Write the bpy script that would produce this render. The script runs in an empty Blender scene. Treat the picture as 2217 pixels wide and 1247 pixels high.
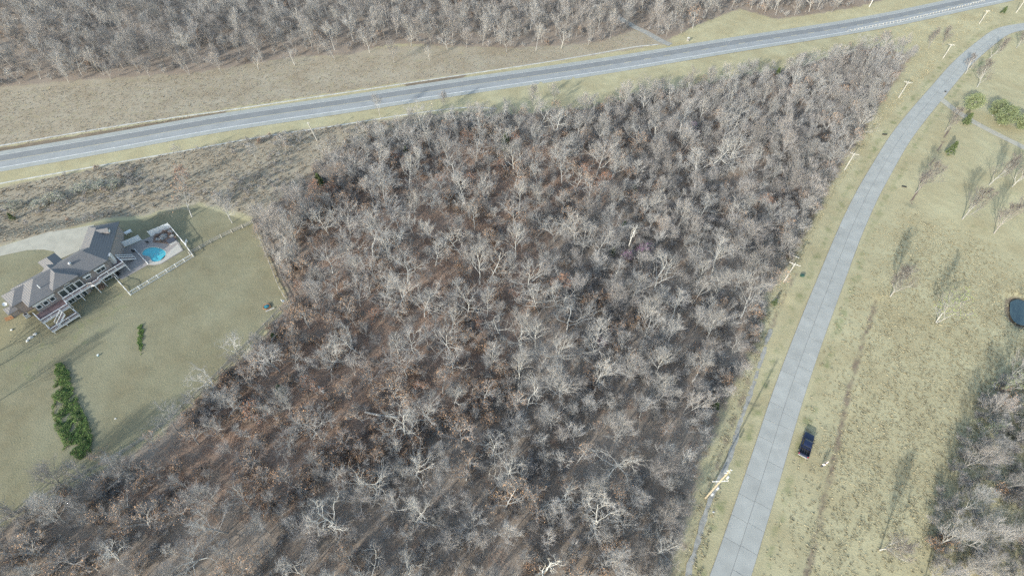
import bpy, bmesh, math, random
import numpy as np
from mathutils import Vector, Matrix, noise as mnoise

random.seed(7)
rng = np.random.default_rng(11)
sc = bpy.context.scene
COL = sc.collection

# ------------------------------------------------------------------ camera
PW, PH = 2217.0, 1247.0            # the photograph's frame, used to survey ground points
FOC, NAD, CAMH = 1100.0, 1550.0, 100.0
DEP = math.pi / 2 - math.atan2(NAD - PH / 2, FOC)
cam_d = bpy.data.cameras.new('camera')
cam = bpy.data.objects.new('camera', cam_d)
COL.objects.link(cam)
cam.location = (0, 0, CAMH)
cam.rotation_euler = (math.pi / 2 - DEP, 0, 0)
cam_d.sensor_width = 36.0
cam_d.lens = 36.0 * FOC / PW
cam_d.clip_start = 1.0
cam_d.clip_end = 9000.0
sc.camera = cam

# ------------------------------------------------------------------ light
SUN_EL, SHADOW_AZ = math.radians(20), math.radians(38)   # shadows fall forward and to the right
world = bpy.data.worlds.new('World')
sc.world = world
world.use_nodes = True
wn = world.node_tree
bg = wn.nodes['Background']
sky = wn.nodes.new('ShaderNodeTexSky')
sky.sky_type = 'NISHITA'
sky.sun_disc = False
sky.sun_elevation = SUN_EL
sky.sun_rotation = SHADOW_AZ + math.pi
sky.air_density = 1.3
sky.dust_density = 1.5
wn.links.new(sky.outputs[0], bg.inputs[0])
bg.inputs[1].default_value = 0.15
sun_d = bpy.data.lights.new('sun', 'SUN')
sun_d.energy = 2.6
sun_d.angle = math.radians(0.6)
sun_d.color = (1.0, 0.99, 0.945)
sun = bpy.data.objects.new('sun', sun_d)
COL.objects.link(sun)
sdir = Vector((math.sin(SHADOW_AZ) * math.cos(SUN_EL), math.cos(SHADOW_AZ) * math.cos(SUN_EL), -math.sin(SUN_EL)))
sun.rotation_euler = sdir.to_track_quat('-Z', 'Y').to_euler()
sun.location = (0, 0, 200)

sc.view_settings.view_transform = 'Standard'
sc.view_settings.look = 'None'
sc.view_settings.exposure = 1.2
sc.view_settings.gamma = 1.0
sc.render.engine = 'CYCLES'
sc.cycles.max_bounces = 5
sc.cycles.diffuse_bounces = 3
sc.cycles.glossy_bounces = 2
sc.cycles.transmission_bounces = 2
sc.cycles.volume_bounces = 0
sc.cycles.use_denoising = False
sc.cycles.use_adaptive_sampling = True
sc.cycles.adaptive_threshold = 0.015

# ------------------------------------------------------------------ helpers
def tag(o, label=None, cat=None, group=None, kind=None):
    if label: o['label'] = label
    if cat: o['category'] = cat
    if group: o['group'] = group
    if kind: o['kind'] = kind
    return o

def empty(name, loc=(0, 0, 0), rz=0.0):
    o = bpy.data.objects.new(name, None)
    o.empty_display_size = 0.2
    COL.objects.link(o)
    o.location = loc
    o.rotation_euler = (0, 0, rz)
    return o

def mesh_obj(name, verts, faces, mat, parent=None, smooth=False):
    me = bpy.data.meshes.new(name)
    me.from_pydata([tuple(v) for v in verts], [], [tuple(f) for f in faces])
    me.update()
    if smooth:
        me.polygons.foreach_set('use_smooth', [True] * len(me.polygons))
    for m in (mat if isinstance(mat, (list, tuple)) else [mat]):
        if m: me.materials.append(m)
    o = bpy.data.objects.new(name, me)
    COL.objects.link(o)
    if parent: o.parent = parent
    return o

def link_mesh(name, me, parent=None, loc=(0, 0, 0), rz=0.0, scale=None):
    o = bpy.data.objects.new(name, me)
    COL.objects.link(o)
    if parent: o.parent = parent
    o.location = loc
    o.rotation_euler = (0, 0, rz)
    if scale is not None: o.scale = scale
    return o

class MB:
    """collects boxes, bars, tubes and prisms of one part"""
    def __init__(s): s.v = []; s.f = []
    def add(s, v, f):
        b = len(s.v); s.v += [tuple(p) for p in v]; s.f += [tuple(i + b for i in q) for q in f]; return s
    def box(s, c, d, rz=0.0):
        cx, cy, cz = c; a, b, h = d[0] / 2, d[1] / 2, d[2] / 2
        co, si = math.cos(rz), math.sin(rz)
        v = [(cx + x * co - y * si, cy + x * si + y * co, cz + z) for z in (-h, h) for x, y in ((-a, -b), (a, -b), (a, b), (-a, b))]
        return s.add(v, [(0, 3, 2, 1), (4, 5, 6, 7), (0, 1, 5, 4), (1, 2, 6, 5), (2, 3, 7, 6), (3, 0, 4, 7)])
    def bar(s, p, q, w, h=None):
        h = h or w
        p, q = Vector(p), Vector(q); d = (q - p).normalized()
        u = d.cross(Vector((0, 0, 1)))
        if u.length < 1e-4: u = Vector((1, 0, 0))
        u.normalize(); k = u.cross(d).normalized()
        v = [e + u * a * w / 2 + k * b * h / 2 for e in (p, q) for a, b in ((-1, -1), (1, -1), (1, 1), (-1, 1))]
        return s.add(v, [(0, 3, 2, 1), (4, 5, 6, 7), (0, 1, 5, 4), (1, 2, 6, 5), (2, 3, 7, 6), (3, 0, 4, 7)])
    def tube(s, p, q, r0, r1=None, n=8):
        r1 = r0 if r1 is None else r1
        p, q = Vector(p), Vector(q); d = (q - p).normalized()
        u = d.orthogonal().normalized(); k = d.cross(u)
        v = []
        for e, r in ((p, r0), (q, r1)):
            for i in range(n):
                a = 2 * math.pi * i / n
                v.append(e + (u * math.cos(a) + k * math.sin(a)) * r)
        f = [(i, (i + 1) % n, n + (i + 1) % n, n + i) for i in range(n)] + [tuple(range(n - 1, -1, -1)), tuple(range(n, 2 * n))]
        return s.add(v, f)
    def prism(s, poly, z0, z1):
        n = len(poly)
        v = [(x, y, z0) for x, y in poly] + [(x, y, z1) for x, y in poly]
        return s.add(v, [tuple(range(n - 1, -1, -1)), tuple(range(n, 2 * n))] + [(i, (i + 1) % n, n + (i + 1) % n, n + i) for i in range(n)])
    def build(s, name, mat, parent=None, smooth=False):
        return mesh_obj(name, s.v, s.f, mat, parent, smooth)

def smoothstep(x): 
    x = np.clip(x, 0, 1); return x * x * (3 - 2 * x)

def poly_sd(P, poly):
    """signed distance (negative inside) of points P (n,2) to a polygon"""
    P = np.asarray(P, float); V = np.asarray(poly, float)
    d = np.full(len(P), 1e18); ins = np.zeros(len(P), bool)
    for i in range(len(V)):
        a, b = V[i], V[(i + 1) % len(V)]
        e = b - a; w = P - a
        t = np.clip((w @ e) / (e @ e), 0, 1)
        r = w - t[:, None] * e
        d = np.minimum(d, (r * r).sum(1))
        c = (a[1] > P[:, 1]) != (b[1] > P[:, 1])
        with np.errstate(divide='ignore', invalid='ignore'):
            xi = (b[0] - a[0]) * (P[:, 1] - a[1]) / (b[1] - a[1]) + a[0]
        ins ^= c & (P[:, 0] < xi)
    d = np.sqrt(d)
    return np.where(ins, -d, d)

def line_d(P, pts):
    P = np.asarray(P, float); V = np.asarray(pts, float)
    d = np.full(len(P), 1e18)
    for a, b in zip(V[:-1], V[1:]):
        e = b - a; w = P - a
        t = np.clip((w @ e) / (e @ e), 0, 1)
        r = w - t[:, None] * e
        d = np.minimum(d, (r * r).sum(1))
    return np.sqrt(d)

# survey: from a point in the photograph to the ground point it shows
_F = np.array([0, math.cos(DEP), -math.sin(DEP)]); _U = np.array([0, math.sin(DEP), math.cos(DEP)]); _R = np.array([1.0, 0, 0])
def gz(u, v, z=0.0):
    r = _F + _R * (u - PW / 2) / FOC - _U * (v - PH / 2) / FOC
    t = (z - CAMH) / r[2]
    return np.array([r[0] * t, r[1] * t, z])
def to_px(p):
    q = np.asarray(p, float) - np.array([0, 0, CAMH]); w = q @ _F
    return np.stack([PW / 2 + FOC * (q @ _R) / w, PH / 2 - FOC * (q @ _U) / w], -1)
def pz(u, v, z=0.0): return gz(u, v, z)[:2]

# house frame: s along the back wall, t away from the lawn
HO = np.array([-113.3, 73.2]); HA = np.array([.5838, .8119]); HN = np.array([-.8119, .5838])
HROT = math.atan2(HA[1], HA[0])
def hw(s, t): return HO + HA * s + HN * t

PLATEAU = [hw(*p) for p in ((-2, 6), (16, 6), (25.5, 13.5), (25, 21), (6, 36), (-40, 60), (-40, 22))]
PATIO_Z = 0.7
def k3(x, y): return 180 + x / 6.235, 460 + y / 6.235
PATIO = [pz(*k3(*q), PATIO_Z) for q in ((395, 835), (520, 905), (640, 835), (880, 705), (960, 712), (1060, 690), (1350, 512), (1180, 215), (915, 325), (790, 375), (520, 500), (395, 610))]
DITCH_R = [pz(*q) for q in ((1900, 650), (1870, 735), (1842, 830), (1815, 960), (1790, 1070), (1760, 1190), (1745, 1260))]
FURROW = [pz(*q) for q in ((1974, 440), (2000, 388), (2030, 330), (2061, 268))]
DITCH_L = [pz(*q) for q in ((1700, 655), (1668, 720), (1640, 810), (1612, 890), (1590, 960), (1560, 1020), (1525, 1100), (1490, 1200), (1470, 1300))]
POND = [pz(*q) for q in ((2188, 650), (2205, 643), (2235, 655), (2260, 690), (2230, 705), (2203, 700), (2188, 680))]

POOL_PIT = [pz(*k3(*q), PATIO_Z) for q in ((770, 555), (800, 495), (880, 460), (960, 452), (1060, 470), (1125, 515), (1138, 575), (1100, 640), (1020, 680), (945, 680), (890, 650), (880, 615), (815, 600))]
def H(P):
    P = np.atleast_2d(np.asarray(P, float))[:, :2]
    x, y = P[:, 0], P[:, 1]
    z = 0.30 * np.sin(x * .047 + .7) * np.cos(y * .041) + .22 * np.sin(x * .021 - y * .03)
    sd = poly_sd(P, PLATEAU)
    lo = 1 - smoothstep(sd / 9.0)
    sp = poly_sd(P, PATIO)
    near = 1 - smoothstep((np.minimum(sd, sp) - 4) / 30.0)
    z = z * (1 - near) + 2.6 * lo
    k = 1 - smoothstep((sp - 0.3) / 2.6)
    z = z * (1 - k) + (PATIO_Z - 0.09) * k
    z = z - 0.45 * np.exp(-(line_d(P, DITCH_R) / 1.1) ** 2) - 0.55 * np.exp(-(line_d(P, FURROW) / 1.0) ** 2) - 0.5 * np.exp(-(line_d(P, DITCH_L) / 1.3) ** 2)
    z = z - 1.6 * (poly_sd(P, POOL_PIT) < -.3)
    z = z - 1.1 * (1 - smoothstep((poly_sd(P, POND) + .6) / 3.0))
    # the yard falls a little towards the woods; flat around the house
    return z
def Hz(x, y): return float(H([[x, y]])[0])
def G(u, v, dz=0.0):
    z = 0.0
    for _ in range(6):
        p = gz(u, v, z); z = Hz(p[0], p[1]) + dz
    return Vector((p[0], p[1], z))
def G2(u, v):
    p = G(u, v); return (p.x, p.y)
def GL(pts): return [G2(*p) for p in pts]

# ------------------------------------------------------------------ materials
def new_mat(name):
    m = bpy.data.materials.new(name); m.use_nodes = True
    nt = m.node_tree
    return m, nt, nt.nodes['Principled BSDF']

def mat(name, col, rough=0.8, var=0.15, scale=3.0, metal=0.0, bump=0.0, bscale=20.0, objvar=0.0, spec=0.3):
    m, nt, b = new_mat(name)
    N, Lk = nt.nodes, nt.links
    b.inputs['Roughness'].default_value = rough
    b.inputs['Metallic'].default_value = metal
    b.inputs['Specular IOR Level'].default_value = spec
    geo = N.new('ShaderNodeNewGeometry')
    no = N.new('ShaderNodeTexNoise'); no.inputs['Scale'].default_value = scale; no.inputs['Detail'].default_value = 4
    Lk.new(geo.outputs['Position'], no.inputs['Vector'])
    mr = N.new('ShaderNodeMapRange'); mr.inputs[1].default_value = .25; mr.inputs[2].default_value = .75
    mr.inputs[3].default_value = 1 - var; mr.inputs[4].default_value = 1 + var
    Lk.new(no.outputs[0], mr.inputs[0])
    val = mr.outputs[0]
    if objvar:
        oi = N.new('ShaderNodeObjectInfo')
        m2 = N.new('ShaderNodeMapRange'); m2.inputs[3].default_value = 1 - objvar; m2.inputs[4].default_value = 1 + objvar
        Lk.new(oi.outputs['Random'], m2.inputs[0])
        mu = N.new('ShaderNodeMath'); mu.operation = 'MULTIPLY'
        Lk.new(val, mu.inputs[0]); Lk.new(m2.outputs[0], mu.inputs[1]); val = mu.outputs[0]
    vm = N.new('ShaderNodeVectorMath'); vm.operation = 'SCALE'; vm.inputs[0].default_value = col[:3]
    Lk.new(val, vm.inputs['Scale'])
    Lk.new(vm.outputs[0], b.inputs['Base Color'])
    if bump:
        n2 = N.new('ShaderNodeTexNoise'); n2.inputs['Scale'].default_value = bscale; n2.inputs['Detail'].default_value = 3
        Lk.new(geo.outputs['Position'], n2.inputs['Vector'])
        bp = N.new('ShaderNodeBump'); bp.inputs['Strength'].default_value = bump; bp.inputs['Distance'].default_value = 0.1
        Lk.new(n2.outputs[0], bp.inputs['Height']); Lk.new(bp.outputs[0], b.inputs['Normal'])
    return m

def leaf_mat(name, c1, c2, trans=0.25, rough=.7):
    """foliage between two colours, by plant and by place in the plant"""
    m, nt, b = new_mat(name)
    N, Lk = nt.nodes, nt.links
    geo = N.new('ShaderNodeNewGeometry'); oi = N.new('ShaderNodeObjectInfo')
    no = N.new('ShaderNodeTexNoise'); no.inputs['Scale'].default_value = 1.7; no.inputs['Detail'].default_value = 3
    Lk.new(geo.outputs['Position'], no.inputs['Vector'])
    a = N.new('ShaderNodeMath'); a.operation = 'MULTIPLY_ADD'; a.inputs[1].default_value = 0.6
    Lk.new(oi.outputs['Random'], a.inputs[0]); 
    s = N.new('ShaderNodeMath'); s.operation = 'MULTIPLY_ADD'; s.inputs[1].default_value = 1.6; s.inputs[2].default_value = -0.6
    Lk.new(no.outputs[0], s.inputs[0]); Lk.new(s.outputs[0], a.inputs[2])
    mx = N.new('ShaderNodeMix'); mx.data_type = 'RGBA'; mx.clamp_factor = True
    mx.inputs[6].default_value = (*c1, 1); mx.inputs[7].default_value = (*c2, 1)
    Lk.new(a.outputs[0], mx.inputs[0]); Lk.new(mx.outputs[2], b.inputs['Base Color'])
    b.inputs['Roughness'].default_value = rough
    b.inputs['Specular IOR Level'].default_value = .2
    return m

M = {}
M['bark_pale'] = mat('bark_pale', (.45, .445, .41), .9, .25, 2.0, objvar=.18)
M['bark_grey'] = mat('bark_grey', (.33, .325, .305), .9, .25, 2.0, objvar=.18)
M['bark_brown'] = mat('bark_brown', (.275, .265, .25), .9, .25, 2.0, objvar=.2)
M['twig_pale'] = mat('twig_pale', (.375, .365, .345), .9, .2, 1.0, objvar=.2)
M['twig_grey'] = mat('twig_grey', (.335, .327, .315), .9, .2, 1.0, objvar=.22)
M['twig_brown'] = mat('twig_brown', (.295, .28, .268), .9, .2, 1.0, objvar=.25)
M['bark_dark'] = mat('bark_dark', (.25, .235, .215), .9, .25, 2.0, objvar=.15)
M['twig_dark'] = mat('twig_dark', (.18, .165, .155), .9, .2, 1.0, objvar=.15)
M['bark_white'] = mat('bark_white', (.62, .60, .54), .85, .12, 3.0)
M['leaf_tan'] = leaf_mat('leaf_tan', (.31, .185, .11), (.44, .30, .185))
M['leaf_rust'] = leaf_mat('leaf_rust', (.25, .12, .07), (.36, .20, .12))
M['leaf_green'] = leaf_mat('leaf_green', (.055, .10, .03), (.11, .17, .05))
M['cedar'] = leaf_mat('cedar', (.06, .09, .04), (.12, .15, .06))
M['pine'] = leaf_mat('pine', (.13, .165, .085), (.21, .245, .13))
M['bud_green'] = leaf_mat('bud_green', (.22, .27, .10), (.32, .37, .15))
M['redbud'] = leaf_mat('redbud', (.24, .10, .22), (.36, .17, .32))
M['ivy'] = leaf_mat('ivy', (.085, .14, .04), (.16, .24, .075))
M['tussock_tan'] = leaf_mat('tussock_tan', (.315, .285, .185), (.385, .35, .23))
M['tussock_grey'] = leaf_mat('tussock_grey', (.29, .25, .195), (.38, .33, .255))
M['litter'] = leaf_mat('litter', (.26, .17, .125), (.39, .275, .20))
M['bush_grey'] = leaf_mat('bush_grey', (.22, .25, .17), (.34, .36, .26))
M['concrete'] = mat('concrete', (.325, .33, .305), .9, .13, .35, objvar=.045)
M['joint'] = mat('joint', (.17, .17, .165), .95, .2, 2)
M['asphalt'] = mat('asphalt', (.20, .207, .205), .9, .10, .25)
M['asphalt_old'] = mat('asphalt_old', (.275, .285, .28), .9, .10, .25)
M['shoulder'] = mat('shoulder', (.31, .32, .295), .95, .10, .4)
M['paint_white'] = mat('paint_white', (.66, .66, .64), .7, .25, 1.5)
M['paint_yellow'] = mat('paint_yellow', (.48, .43, .28), .7, .25, 1.5)
M['channel'] = mat('channel', (.42, .42, .39), .95, .3, .6)
M['gravel'] = mat('gravel', (.29, .285, .255), .95, .3, 1.2, bump=.3, bscale=8)
M['drive'] = mat('drive', (.36, .345, .285), .95, .12, .6)
M['patio'] = mat('patio', (.29, .265, .245), .9, .10, 2.0)
M['patio_pale'] = mat('patio_pale', (.42, .40, .35), .9, .10, 2.0)
M['white'] = mat('white_trim', (.74, .75, .75), .6, .05)
M['siding'] = mat('siding', (.30, .265, .245), .85, .06, 2)
M['utility_green'] = mat('utility_green', (.03, .075, .06), .6, .1)
M['soffit'] = mat('soffit', (.55, .54, .52), .85, .05)
M['deck'] = mat('deck_board', (.16, .115, .115), .8, .2, 3)
M['stone'] = mat('stone', (.30, .29, .27), .95, .35, 2.5, bump=.4, bscale=5)
M['stone_pale'] = mat('stone_pale', (.55, .54, .50), .95, .2, 2.5)
M['wood_grey'] = mat('wood_grey', (.34, .33, .295), .95, .25, 3, objvar=.12)
M['wood_pole'] = mat('wood_pole', (.37, .36, .325), .9, .15, 2)
M['wood_yellow'] = mat('wood_yellow', (.36, .31, .22), .9, .15, 2)
M['metal'] = mat('metal', (.55, .56, .57), .4, .08, 2, metal=.7)
M['galv'] = mat('galvanised', (.50, .52, .53), .5, .1, 2, metal=.3)
M['dark'] = mat('dark_rubber', (.02, .02, .022), .8, .2)
M['navy'] = mat('navy_paint', (.012, .018, .045), .22, .05, spec=.6)
M['rim'] = mat('rim', (.62, .62, .60), .35, .05, metal=.6)
M['orange'] = mat('orange', (.29, .16, .085), .8, .15)
M['teal'] = mat('teal', (.03, .16, .20), .7, .1)
M['blue'] = mat('blue_plastic', (.10, .36, .48), .6, .1)
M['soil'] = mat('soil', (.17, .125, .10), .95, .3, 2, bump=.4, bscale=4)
M['black_cover'] = mat('spa_cover', (.06, .065, .08), .6, .1)
M['red'] = mat('red_lens', (.35, .02, .02), .3, .05)

def glass(name, col, rough=.08):
    m, nt, b = new_mat(name)
    b.inputs['Base Color'].default_value = (*col, 1); b.inputs['Roughness'].default_value = rough
    b.inputs['Specular IOR Level'].default_value = .8
    return m
M['glass'] = glass('window_glass', (.035, .05, .055))
M['car_glass'] = glass('car_glass', (.012, .016, .022), .05)
def water(name, col, rough, wscale):
    m, nt, b = new_mat(name)
    N, Lk = nt.nodes, nt.links
    b.inputs['Base Color'].default_value = (*col, 1); b.inputs['Roughness'].default_value = rough
    geo = N.new('ShaderNodeNewGeometry'); no = N.new('ShaderNodeTexNoise'); no.inputs['Scale'].default_value = wscale
    Lk.new(geo.outputs['Position'], no.inputs['Vector'])
    bp = N.new('ShaderNodeBump'); bp.inputs['Strength'].default_value = .15; bp.inputs['Distance'].default_value = .05
    Lk.new(no.outputs[0], bp.inputs['Height']); Lk.new(bp.outputs[0], b.inputs['Normal'])
    return m
M['pool_water'] = water('pool_water', (.07, .40, .46), .08, 2.5)
M['pond_water'] = water('pond_water', (.045, .075, .08), .06, 1.2)

def roof_mat():
    m, nt, b = new_mat('roof_tile')
    N, Lk = nt.nodes, nt.links
    tc = N.new('ShaderNodeNewGeometry'); 
    sep = N.new('ShaderNodeSeparateXYZ'); Lk.new(tc.outputs['Position'], sep.inputs[0])
    w = N.new('ShaderNodeMath'); w.operation = 'MULTIPLY'; w.inputs[1].default_value = 26.0
    Lk.new(sep.outputs[2], w.inputs[0])
    sn = N.new('ShaderNodeMath'); sn.operation = 'SINE'; Lk.new(w.outputs[0], sn.inputs[0])
    no = N.new('ShaderNodeTexNoise'); no.inputs['Scale'].default_value = 2.5; Lk.new(tc.outputs['Position'], no.inputs['Vector'])
    ad = N.new('ShaderNodeMath'); ad.operation = 'MULTIPLY_ADD'; ad.inputs[1].default_value = .10; Lk.new(sn.outputs[0], ad.inputs[0])
    mr = N.new('ShaderNodeMapRange'); mr.inputs[3].default_value = .8; mr.inputs[4].default_value = 1.2; Lk.new(no.outputs[0], mr.inputs[0])
    Lk.new(mr.outputs[0], ad.inputs[2])
    vm = N.new('ShaderNodeVectorMath'); vm.operation = 'SCALE'; vm.inputs[0].default_value = (.145, .143, .143)
    Lk.new(ad.outputs[0], vm.inputs['Scale']); Lk.new(vm.outputs[0], b.inputs['Base Color'])
    bp = N.new('ShaderNodeBump'); bp.inputs['Strength'].default_value = .5; bp.inputs['Distance'].default_value = .04
    Lk.new(sn.outputs[0], bp.inputs['Height']); Lk.new(bp.outputs[0], b.inputs['Normal'])
    b.inputs['Roughness'].default_value = .7
    return m
M['roof'] = roof_mat()

def ground_mat():
    m, nt, b = new_mat('ground')
    N, Lk = nt.nodes, nt.links
    geo = N.new('ShaderNodeNewGeometry')
    def noise(sc_, det=5, rough=.6):
        n = N.new('ShaderNodeTexNoise'); n.inputs['Scale'].default_value = sc_; n.inputs['Detail'].default_value = det; n.inputs['Roughness'].default_value = rough
        Lk.new(geo.outputs['Position'], n.inputs['Vector']); return n.outputs[0]
    n_big, n_mid, n_fine = noise(.035, 4), noise(.35, 5), noise(3.2, 3, .7)
    def ramp(c1, c2, fac, lo=.3, hi=.7):
        mr = N.new('ShaderNodeMapRange'); mr.inputs[1].default_value = lo; mr.inputs[2].default_value = hi; Lk.new(fac, mr.inputs[0])
        mx = N.new('ShaderNodeMix'); mx.data_type = 'RGBA'; mx.inputs[6].default_value = (*c1, 1); mx.inputs[7].default_value = (*c2, 1)
        Lk.new(mr.outputs[0], mx.inputs[0]); return mx.outputs[2]
    def mix(a_, b_, fac):
        mx = N.new('ShaderNodeMix'); mx.data_type = 'RGBA'; mx.clamp_factor = True
        Lk.new(fac, mx.inputs[0]); Lk.new(a_, mx.inputs[6]); Lk.new(b_, mx.inputs[7]); return mx.outputs[2]
    def attr(nm, amp=.5):
        """zone weight with a ragged edge"""
        at = N.new('ShaderNodeAttribute'); at.attribute_name = nm
        o1 = N.new('ShaderNodeMath'); o1.operation = 'MULTIPLY_ADD'; o1.inputs[1].default_value = amp * 2; o1.inputs[2].default_value = -amp
        Lk.new(n_mid, o1.inputs[0])
        o2 = N.new('ShaderNodeMath'); o2.operation = 'ADD'; Lk.new(at.outputs['Fac'], o2.inputs[0]); Lk.new(o1.outputs[0], o2.inputs[1])
        o3 = N.new('ShaderNodeMapRange'); o3.interpolation_type = 'SMOOTHSTEP'; o3.inputs[1].default_value = .3; o3.inputs[2].default_value = .7
        Lk.new(o2.outputs[0], o3.inputs[0]); return o3.outputs[0]
    tan = mix(ramp((.345, .315, .20), (.44, .40, .26), n_mid), ramp((.31, .29, .185), (.42, .38, .245), n_fine), n_big)
    lawn = mix(ramp((.215, .20, .135), (.265, .24, .165), n_mid), ramp((.18, .185, .12), (.235, .22, .15), n_fine), n_big)
    scrub = mix(ramp((.275, .24, .185), (.37, .325, .25), n_mid), ramp((.25, .22, .17), (.35, .305, .235), n_fine), n_big)
    wood = mix(ramp((.22, .18, .15), (.30, .25, .205), n_mid), ramp((.19, .155, .13), (.32, .27, .22), n_fine), n_big)
    red = mix(ramp((.225, .155, .12), (.33, .235, .175), n_mid), ramp((.195, .135, .105), (.36, .255, .19), n_fine), n_big)
    green = ramp((.13, .16, .075), (.20, .215, .11), n_mid)
    dirt = ramp((.15, .125, .095), (.23, .185, .14), n_mid)
    c = tan
    c = mix(c, lawn, attr('lawn', .4)); c = mix(c, scrub, attr('scrub', .4)); c = mix(c, green, attr('green', .55))
    c = mix(c, wood, attr('wood', .5)); c = mix(c, red, attr('red', .8)); c = mix(c, dirt, attr('dirt', .5))
    n_patch = noise(.09, 6, .65)
    pm = N.new('ShaderNodeMapRange'); pm.inputs[1].default_value = .3; pm.inputs[2].default_value = .7; Lk.new(n_patch, pm.inputs[0])
    pr = N.new('ShaderNodeMix'); pr.data_type = 'RGBA'; pr.inputs[6].default_value = (.84, .80, .74, 1); pr.inputs[7].default_value = (1.08, 1.10, 1.08, 1)
    Lk.new(pm.outputs[0], pr.inputs[0])
    pv = N.new('ShaderNodeVectorMath'); pv.operation = 'MULTIPLY'; Lk.new(c, pv.inputs[0]); Lk.new(pr.outputs[2], pv.inputs[1])
    Lk.new(pv.outputs[0], b.inputs['Base Color'])
    b.inputs['Roughness'].default_value = 1.0; b.inputs['Specular IOR Level'].default_value = .1
    bp = N.new('ShaderNodeBump'); bp.inputs['Strength'].default_value = .4; bp.inputs['Distance'].default_value = .2
    ad = N.new('ShaderNodeMath'); ad.operation = 'MULTIPLY_ADD'; ad.inputs[1].default_value = 1.0
    Lk.new(n_fine, ad.inputs[0]); Lk.new(n_mid, ad.inputs[2]); Lk.new(ad.outputs[0], bp.inputs['Height']); Lk.new(bp.outputs[0], b.inputs['Normal'])
    return m
M['ground'] = ground_mat()

# ------------------------------------------------------------------ zones of the land
WOOD_PX = [(545, 478), (640, 410), (720, 325), (900, 268), (1080, 250), (1250, 240), (1400, 205), (1700, 150), (1900, 100), (1975, 120), (1890, 250), (1800, 400), (1725, 545), (1660, 640), (1640, 740), (1560, 900), (1520, 1010), (1450, 1247), (1420, 1330), (-150, 1330), (-150, 1215), (0, 1145), (320, 960), (525, 775), (628, 655)]
WOOD = GL(WOOD_PX)
RED = GL([(655, 430), (860, 360), (1000, 290), (1330, 320), (1340, 430), (1200, 480), (1180, 640), (1060, 900), (860, 980), (560, 1130), (220, 1090), (520, 800), (650, 640), (640, 520)])
SCRUB = GL([(-120, 430), (300, 345), (620, 285), (900, 250), (1090, 238), (900, 290), (720, 345), (640, 425), (550, 470), (430, 440), (270, 470), (120, 505), (-120, 560)])
UPMEADOW = GL([(-150, 225), (0, 195), (200, 180), (400, 160), (650, 130), (900, 115), (1250, 100), (1380, 70), (1420, 92), (1000, 158), (640, 214), (300, 278), (0, 318), (-150, 345)])
LAWN = GL([(-150, 570), (0, 545), (250, 478), (420, 440), (548, 483), (622, 655), (520, 765), (320, 948), (0, 1135), (-150, 1200)])
UPWOOD_PX = [(-260, 230), (0, 188), (200, 172), (420, 158), (650, 122), (760, 118), (850, 95), (960, 100), (1100, 105), (1300, 92), (1380, 62), (1440, 90), (1520, 50), (1600, 20), (1680, 42), (1760, 32), (1860, 15), (1960, -12), (1960, -90), (1500, -110), (800, -110), (100, -100), (-260, -60)]
UPWOOD = GL(UPWOOD_PX)
ROAD_L = [(1500, 1345), (1540, 1247), (1585.6, 1120), (1625, 1000), (1664.5, 880), (1697, 790), (1735, 690), (1775, 595), (1816, 500), (1852, 425), (1880, 380), (1925, 305), (1965, 250), (2008, 195), (2055, 140), (2105, 95), (2160, 58), (2220, 48), (2290, 40)]
ROAD_R = [(1590, 1345), (1622, 1247), (1659.7, 1120), (1697, 1000), (1732, 880), (1758, 800), (1794, 700), (1830, 600), (1866.5, 500), (1900, 425), (1922, 380), (1966, 305), (2009, 250), (2055, 200), (2105, 143), (2150, 104), (2185, 79), (2235, 66), (2300, 56)]

def catmull(pts, step=2.0):
    P = [np.array(p, float) for p in pts]
    P = [2 * P[0] - P[1]] + P + [2 * P[-1] - P[-2]]
    out = []
    for i in range(1, len(P) - 2):
        n = max(2, int(np.linalg.norm(P[i + 1] - P[i]) / 1.0))
        for j in range(n):
            t = j / n
            out.append(.5 * (2 * P[i] + (P[i + 1] - P[i - 1]) * t + (2 * P[i - 1] - 5 * P[i] + 4 * P[i + 1] - P[i + 2]) * t * t + (3 * P[i] - P[i - 1] - 3 * P[i + 1] + P[i + 2]) * t ** 3))
    out.append(P[-2])
    out = np.array(out)
    d = np.concatenate([[0], np.cumsum(np.linalg.norm(np.diff(out, axis=0), axis=1))])
    n = max(2, int(d[-1] / step))
    q = np.linspace(0, d[-1], n + 1)
    return np.stack([np.interp(q, d, out[:, 0]), np.interp(q, d, out[:, 1])], 1)

def frames(c):
    t = np.gradient(c, axis=0); t /= np.linalg.norm(t, axis=1)[:, None]
    return t, np.stack([-t[:, 1], t[:, 0]], 1)      # tangent, left normal

def strip(name, c, o0, o1, dz, mat_, parent=None, thick=0.0, zfun=None):
    """a sheet along centre line c between the left offsets o0 and o1"""
    t, n = frames(c)
    o0 = np.broadcast_to(o0, len(c)); o1 = np.broadcast_to(o1, len(c))
    A, B = c + n * o0[:, None], c + n * o1[:, None]
    zc = H(c) + dz if zfun is None else zfun(c) + dz
    v, f = [], []
    for i in range(len(c)):
        v += [(A[i][0], A[i][1], zc[i]), (B[i][0], B[i][1], zc[i])]
        if thick: v += [(A[i][0], A[i][1], zc[i] - thick), (B[i][0], B[i][1], zc[i] - thick)]
    k = 4 if thick else 2
    for i in range(len(c) - 1):
        a, b = i * k, (i + 1) * k
        f.append((a + 1, b + 1, b, a) if o1[0] < o0[0] else (a, b, b + 1, a + 1))
        if thick:
            f += [(a, a + 2, b + 2, b), (a + 1, b + 1, b + 3, a + 3)]
    if thick:
        f += [(0, 1, 3, 2), (len(v) - 4, len(v) - 2, len(v) - 1, len(v) - 3)]
    return mesh_obj(name, v, f, mat_, parent)

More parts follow.
